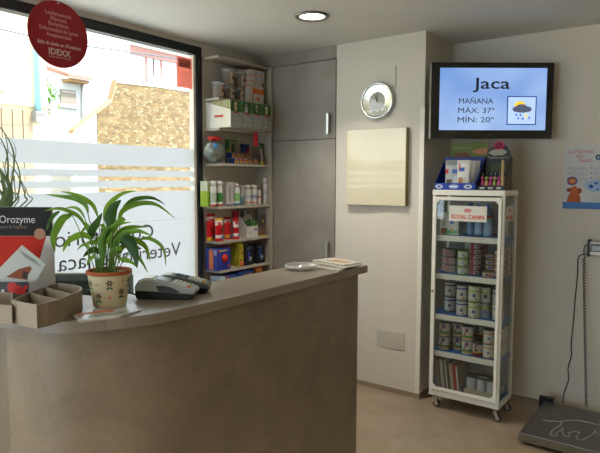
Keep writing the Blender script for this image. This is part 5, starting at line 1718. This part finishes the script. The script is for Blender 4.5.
# bottom shelf: books, box of rolls
zE = TZ0 + .0425
gF = 'files leaning on the bottom cabinet shelf'
cols = (('7c7468', .012, .205, 'grey file at the left end'), ('8c8070', .010, .20, 'beige file second from the left'), ('7a4a38', .008, .215, 'thin brown file third from the left'), ('a8a49a', .016, .205, 'pale grey file fourth from the left'),
        ('b5b2a8', .006, .20, 'thin white booklet fifth from the left'), ('5c5850', .014, .195, 'dark grey file in the middle'), ('c4c1b6', .008, .205, 'bright white booklet in the middle'), ('4a4640', .018, .19, 'thick dark file right of the white booklet'),
        ('9a8a70', .028, .185, 'thick beige binder with a plain spine'), ('a8242a', .009, .18, 'thin red booklet beside the beige binder'), ('9c2028', .008, .185, 'second thin red booklet, next to the rightmost file'), ('b0aaa0', .014, .175, 'rightmost pale grey file'))
xx = 1.652
for k, (c_, w_, h_, lb) in enumerate(cols):
    w_ *= .88
    t = thing('document_file', lb + ' on the bottom cabinet shelf', 'file', (xx + w_ / 2, .045, zE + .0015), 0, gF)
    lean = math.radians(-7)
    t.rotation_euler = (0, lean, 0)
    t.location.z += w_ / 2 * math.sin(abs(lean))
    MB().box(-w_ / 2, w_ / 2, -.10, .08, 0, h_, M(c_, .55)).build('cover', t, .001)
    MB().box(-w_ / 2 + .001, w_ / 2 - .001, -.0995, .0795, h_, h_ + .0015, M('b5b0a2', .7)).build('pages', t)
    xx += w_ + .0022
bxr = thing('supply_box', 'open beige cardboard box of white rolls on bottom cabinet shelf', 'box', (1.938, .04, zE + .001))
KB = M('a89c86', .6)
KW = .215
x_a = -KW / 2 + .0
MB().box(x_a + .01, KW / 2, -.10, -.098, 0, .045, KB).box(x_a + .01, KW / 2, .098, .10, 0, .045, KB).box(x_a + .01, x_a + .012, -.098, .098, 0, .045, KB).box(KW / 2 - .002, KW / 2, -.098, .098, 0, .045, KB).box(x_a + .012, KW / 2 - .002, -.098, .098, 0, .003, KB).build('tray', bxr)
gR = 'white rolls in the supply box'
for k in range(3):
    t = thing('paper_roll', '%s white roll standing at the front of the beige box' % ('left', 'middle', 'right')[k], 'roll', (1.938 + x_a + .048 + k * .066, -.02, zE + .0045), 0, gR)
    MB().lathe([(.008, 0), (.031, 0), (.032, .01), (.0305, .05), (.032, .11), (.030, .115), (.008, .115)], M('a5a5aa', .7), 24).build('roll', t)
tag(MB().box(-.095, .095, -.05, .05, 0, .004, M('3c4230', .7)).box(-.02, .04, -.03, .01, .004, .006, M('7c807a', .5)).build('folded_cloth'), 'dark green folded cloth lying over the white rolls', 'cloth').location = (1.94, -.005, zE + .1205)

# ------------------------------------------------------------------ displays on top of the cabinet
TZT = TZ1
bt = thing('treat_display', 'blue open display box of treat bags on top of the cabinet', 'display box', (1.745, .02, TZT))
BB = M('1e3c94', .4)
w_, d_ = .275, .17
MB().box(-w_ / 2, w_ / 2, -d_ / 2, -d_ / 2 + .003, 0, .045, BB).box(-w_ / 2, w_ / 2, d_ / 2 - .003, d_ / 2, 0, .22, M('1c2f70', .4)).box(-w_ / 2, w_ / 2, -d_ / 2 + .003, d_ / 2 - .003, 0, .002, BB).slab([(-d_ / 2 + .003, .002), (d_ / 2 - .003, .002), (d_ / 2 - .003, .2), (-d_ / 2 + .003, .045)], w_ / 2 - .003, w_ / 2, BB, 'yz').slab([(-d_ / 2 + .003, .002), (d_ / 2 - .003, .002), (d_ / 2 - .003, .2), (-d_ / 2 + .003, .045)], -w_ / 2, -w_ / 2 + .003, BB, 'yz').build('tray', bt)
fr_ = MB()
for (cx0, rx, c_) in ((-.105, .026, 'b9bcc0'), (.09, .028, 'b9bcc0'), (-.005, .034, '8c9cc0')):
    fr_.slab([(cx0 + rx * math.cos(2 * PI * k / 20), .022 + .014 * math.sin(2 * PI * k / 20)) for k in range(20)], -d_ / 2 - .001, -d_ / 2, M(c_, .5), 'xz')
for cx0 in (-.105, .09):
    fr_.slab([(cx0 + .011 * math.cos(2 * PI * k / 12), .022 + .006 * math.sin(2 * PI * k / 12)) for k in range(12)], -d_ / 2 - .0016, -d_ / 2 - .001, M('1e3c94', .5), 'xz')
fr_.box(-.03, .02, -d_ / 2 - .0016, -d_ / 2 - .001, .018, .026, M('dadfe6', .5))
fr_.build('front_badges', bt)
gT = 'treat bags in the blue display'
pouch('treat_bag', 'silver grey treat bag with a bone picture at the left of the blue display', (1.712, -.015, TZT + .003), .0, .105, .035, .185, ((.1, '8c8f8e'), (.85, '9ea3a2'), (1, '7c8080')), ((.12, .08, .55, .36, '5c4a38'), (.0, .55, .3, .72, 'b02c34'), (.45, .55, .9, .68, '3c5c9c'), (.6, .1, .85, .5, 'bfc3c4')), gT)
pouch('treat_bag', 'white treat bag with a blue logo in front of the blue display', (1.795, -.045, TZT + .003), .0, .085, .025, .182, ((.08, '8aa05c'), (.95, 'cfcfca'), (1, 'b9b9b4')), ((.15, .62, .65, .78, '3c64ac'), (.1, .75, .3, .9, 'b02c34'), (.15, .12, .45, .4, '9a6a48'), (.5, .12, .8, .45, 'b8b0a0')), gT)
for k in range(3):
    pouch('treat_bag', 'white treat bag, %s behind the one with the blue logo' % ('first', 'second', 'third')[k], (1.808 + .008 * k, .018 + .024 * k, TZT + .003), .0, .085, .02, .18, ((1, 'c2c2bc'),), (), gT)
hd = thing('header_card', 'green and brown card with a hand picture behind the blue display', 'card', (1.765, .125, TZT))
MB().box(-.125, .125, 0, .004, 0, .315, M('5c6c2a', .5)).build('card', hd)
HZ = .055
MB().slab([(.02, .20 + HZ), (.05, .215 + HZ), (.125, .222 + HZ), (.125, .18 + HZ), (.06, .185 + HZ)], -.001, 0, M('a86c50', .5), 'xz').slab(blob(-.04, .175 + HZ, .06, .022, 16, .25, 3), -.001, 0, M('6c3c24', .5), 'xz').box(.07, .125, -.001, 0, .135 + HZ, .158 + HZ, M('c8a02c', .5)).slab(blob(-.005, .15 + HZ, .012, .011), -.0012, 0, M('b0a49a', .5), 'xz').slab(blob(.035, .15 + HZ, .012, .011), -.0012, 0, M('b0a49a', .5), 'xz').build('pictures', hd)
text('Snacks naturales Trofu', .014, M('b9b8a0'), hd, (-.04, -.001, .222 + HZ), width=.13)

pd = thing('toy_display', 'black display box of colourful keyrings with a pink flower emblem', 'display box', (1.975, .03, TZT))
KB = M('1c1b1c', .4)
w_, d_ = .175, .15
MB().box(-w_ / 2, w_ / 2, -d_ / 2, -d_ / 2 + .003, 0, .03, KB).box(-w_ / 2, w_ / 2, d_ / 2 - .003, d_ / 2, 0, .215, KB).box(-w_ / 2, w_ / 2, -d_ / 2 + .003, d_ / 2 - .003, 0, .002, KB).slab([(-d_ / 2 + .003, .002), (d_ / 2 - .003, .002), (d_ / 2 - .003, .215), (-d_ / 2 + .02, .16), (-d_ / 2 + .003, .04)], w_ / 2 - .003, w_ / 2, M('4a4034', .5), 'yz').slab([(-d_ / 2 + .003, .002), (d_ / 2 - .003, .002), (d_ / 2 - .003, .215), (-d_ / 2 + .003, .04)], -w_ / 2, -w_ / 2 + .003, KB, 'yz').build('tray', pd)
hb = MB().slab([(-.078, .20), (.078, .20), (.074, .25), (.045, .29), (-.035, .29), (-.068, .25)], .07, .073, M('1c1a1c', .4), 'xz')
hb.slab(blob(-.005, .245, .058, .022, 16, .15, 4), .069, .070, M('9c988c', .5), 'xz')
hb.build('header_board', pd)
fw3 = MB()
for k in range(6):
    a = 2 * PI * k / 6
    fw3.slab(blob(.0 + .02 * math.cos(a), .288 + .016 * math.sin(a), .016, .013), .066, .069, M('b8385c', .5), 'xz')
fw3.build('flower_emblem', pd)
text('PharmacyCat', .02, M('a8a498'), pd, (0, .0655, .205), width=.14)
MB().box(-.08, .08, .064, .066, .11, .185, M('2c3420', .5)).box(-.05, .06, .0632, .064, .125, .165, M('3f4c28', .5)).build('backboard_print', pd)
for k in range(3):
    MB().box(-.07 + k * .052, -.04 + k * .052, -d_ / 2 - .001, -d_ / 2, .008, .02, M('a5a298', .5)).build('price_tag', pd)
gK = 'keyring toys in the black display'
rn = random.Random(9)
kc = ('b04a80', 'c89a6a', 'a83c70', '8a9a4a', 'c05a8c', 'b89a78')
for k in range(6):
    px0 = 1.975 - .066 + k * .0262
    t = thing('keyring_toy', 'small %s keyring toy, %s from the left in the black display' % (('pink', 'tan', 'magenta', 'olive', 'rose', 'beige')[k], NM[k]), 'toy', (px0, -.005, TZT + .0035), 0, gK)
    MB().ball((0, 0, .032), .0125, M(kc[k], .4), 12, 8, 2.4).ball((0, 0, .072), .012, M(kc[(k + 2) % 6], .4), 12, 8).build('figure', t)
    MB().tube([(0, 0, .083), (0, .002, .10), (.004, .0, .108)], .002, M('b5b5ae', .2, .9)).build('ring', t)
pen = thing('wooden_stick', 'pale wooden stick leaning at the right of the black display', 'stick', (2.045, -.046, TZT))
MB().box(-.008, .008, 0, .004, .03, .19, M('a88a5c', .5)).build('stick', pen).location = (0, 0, 0)
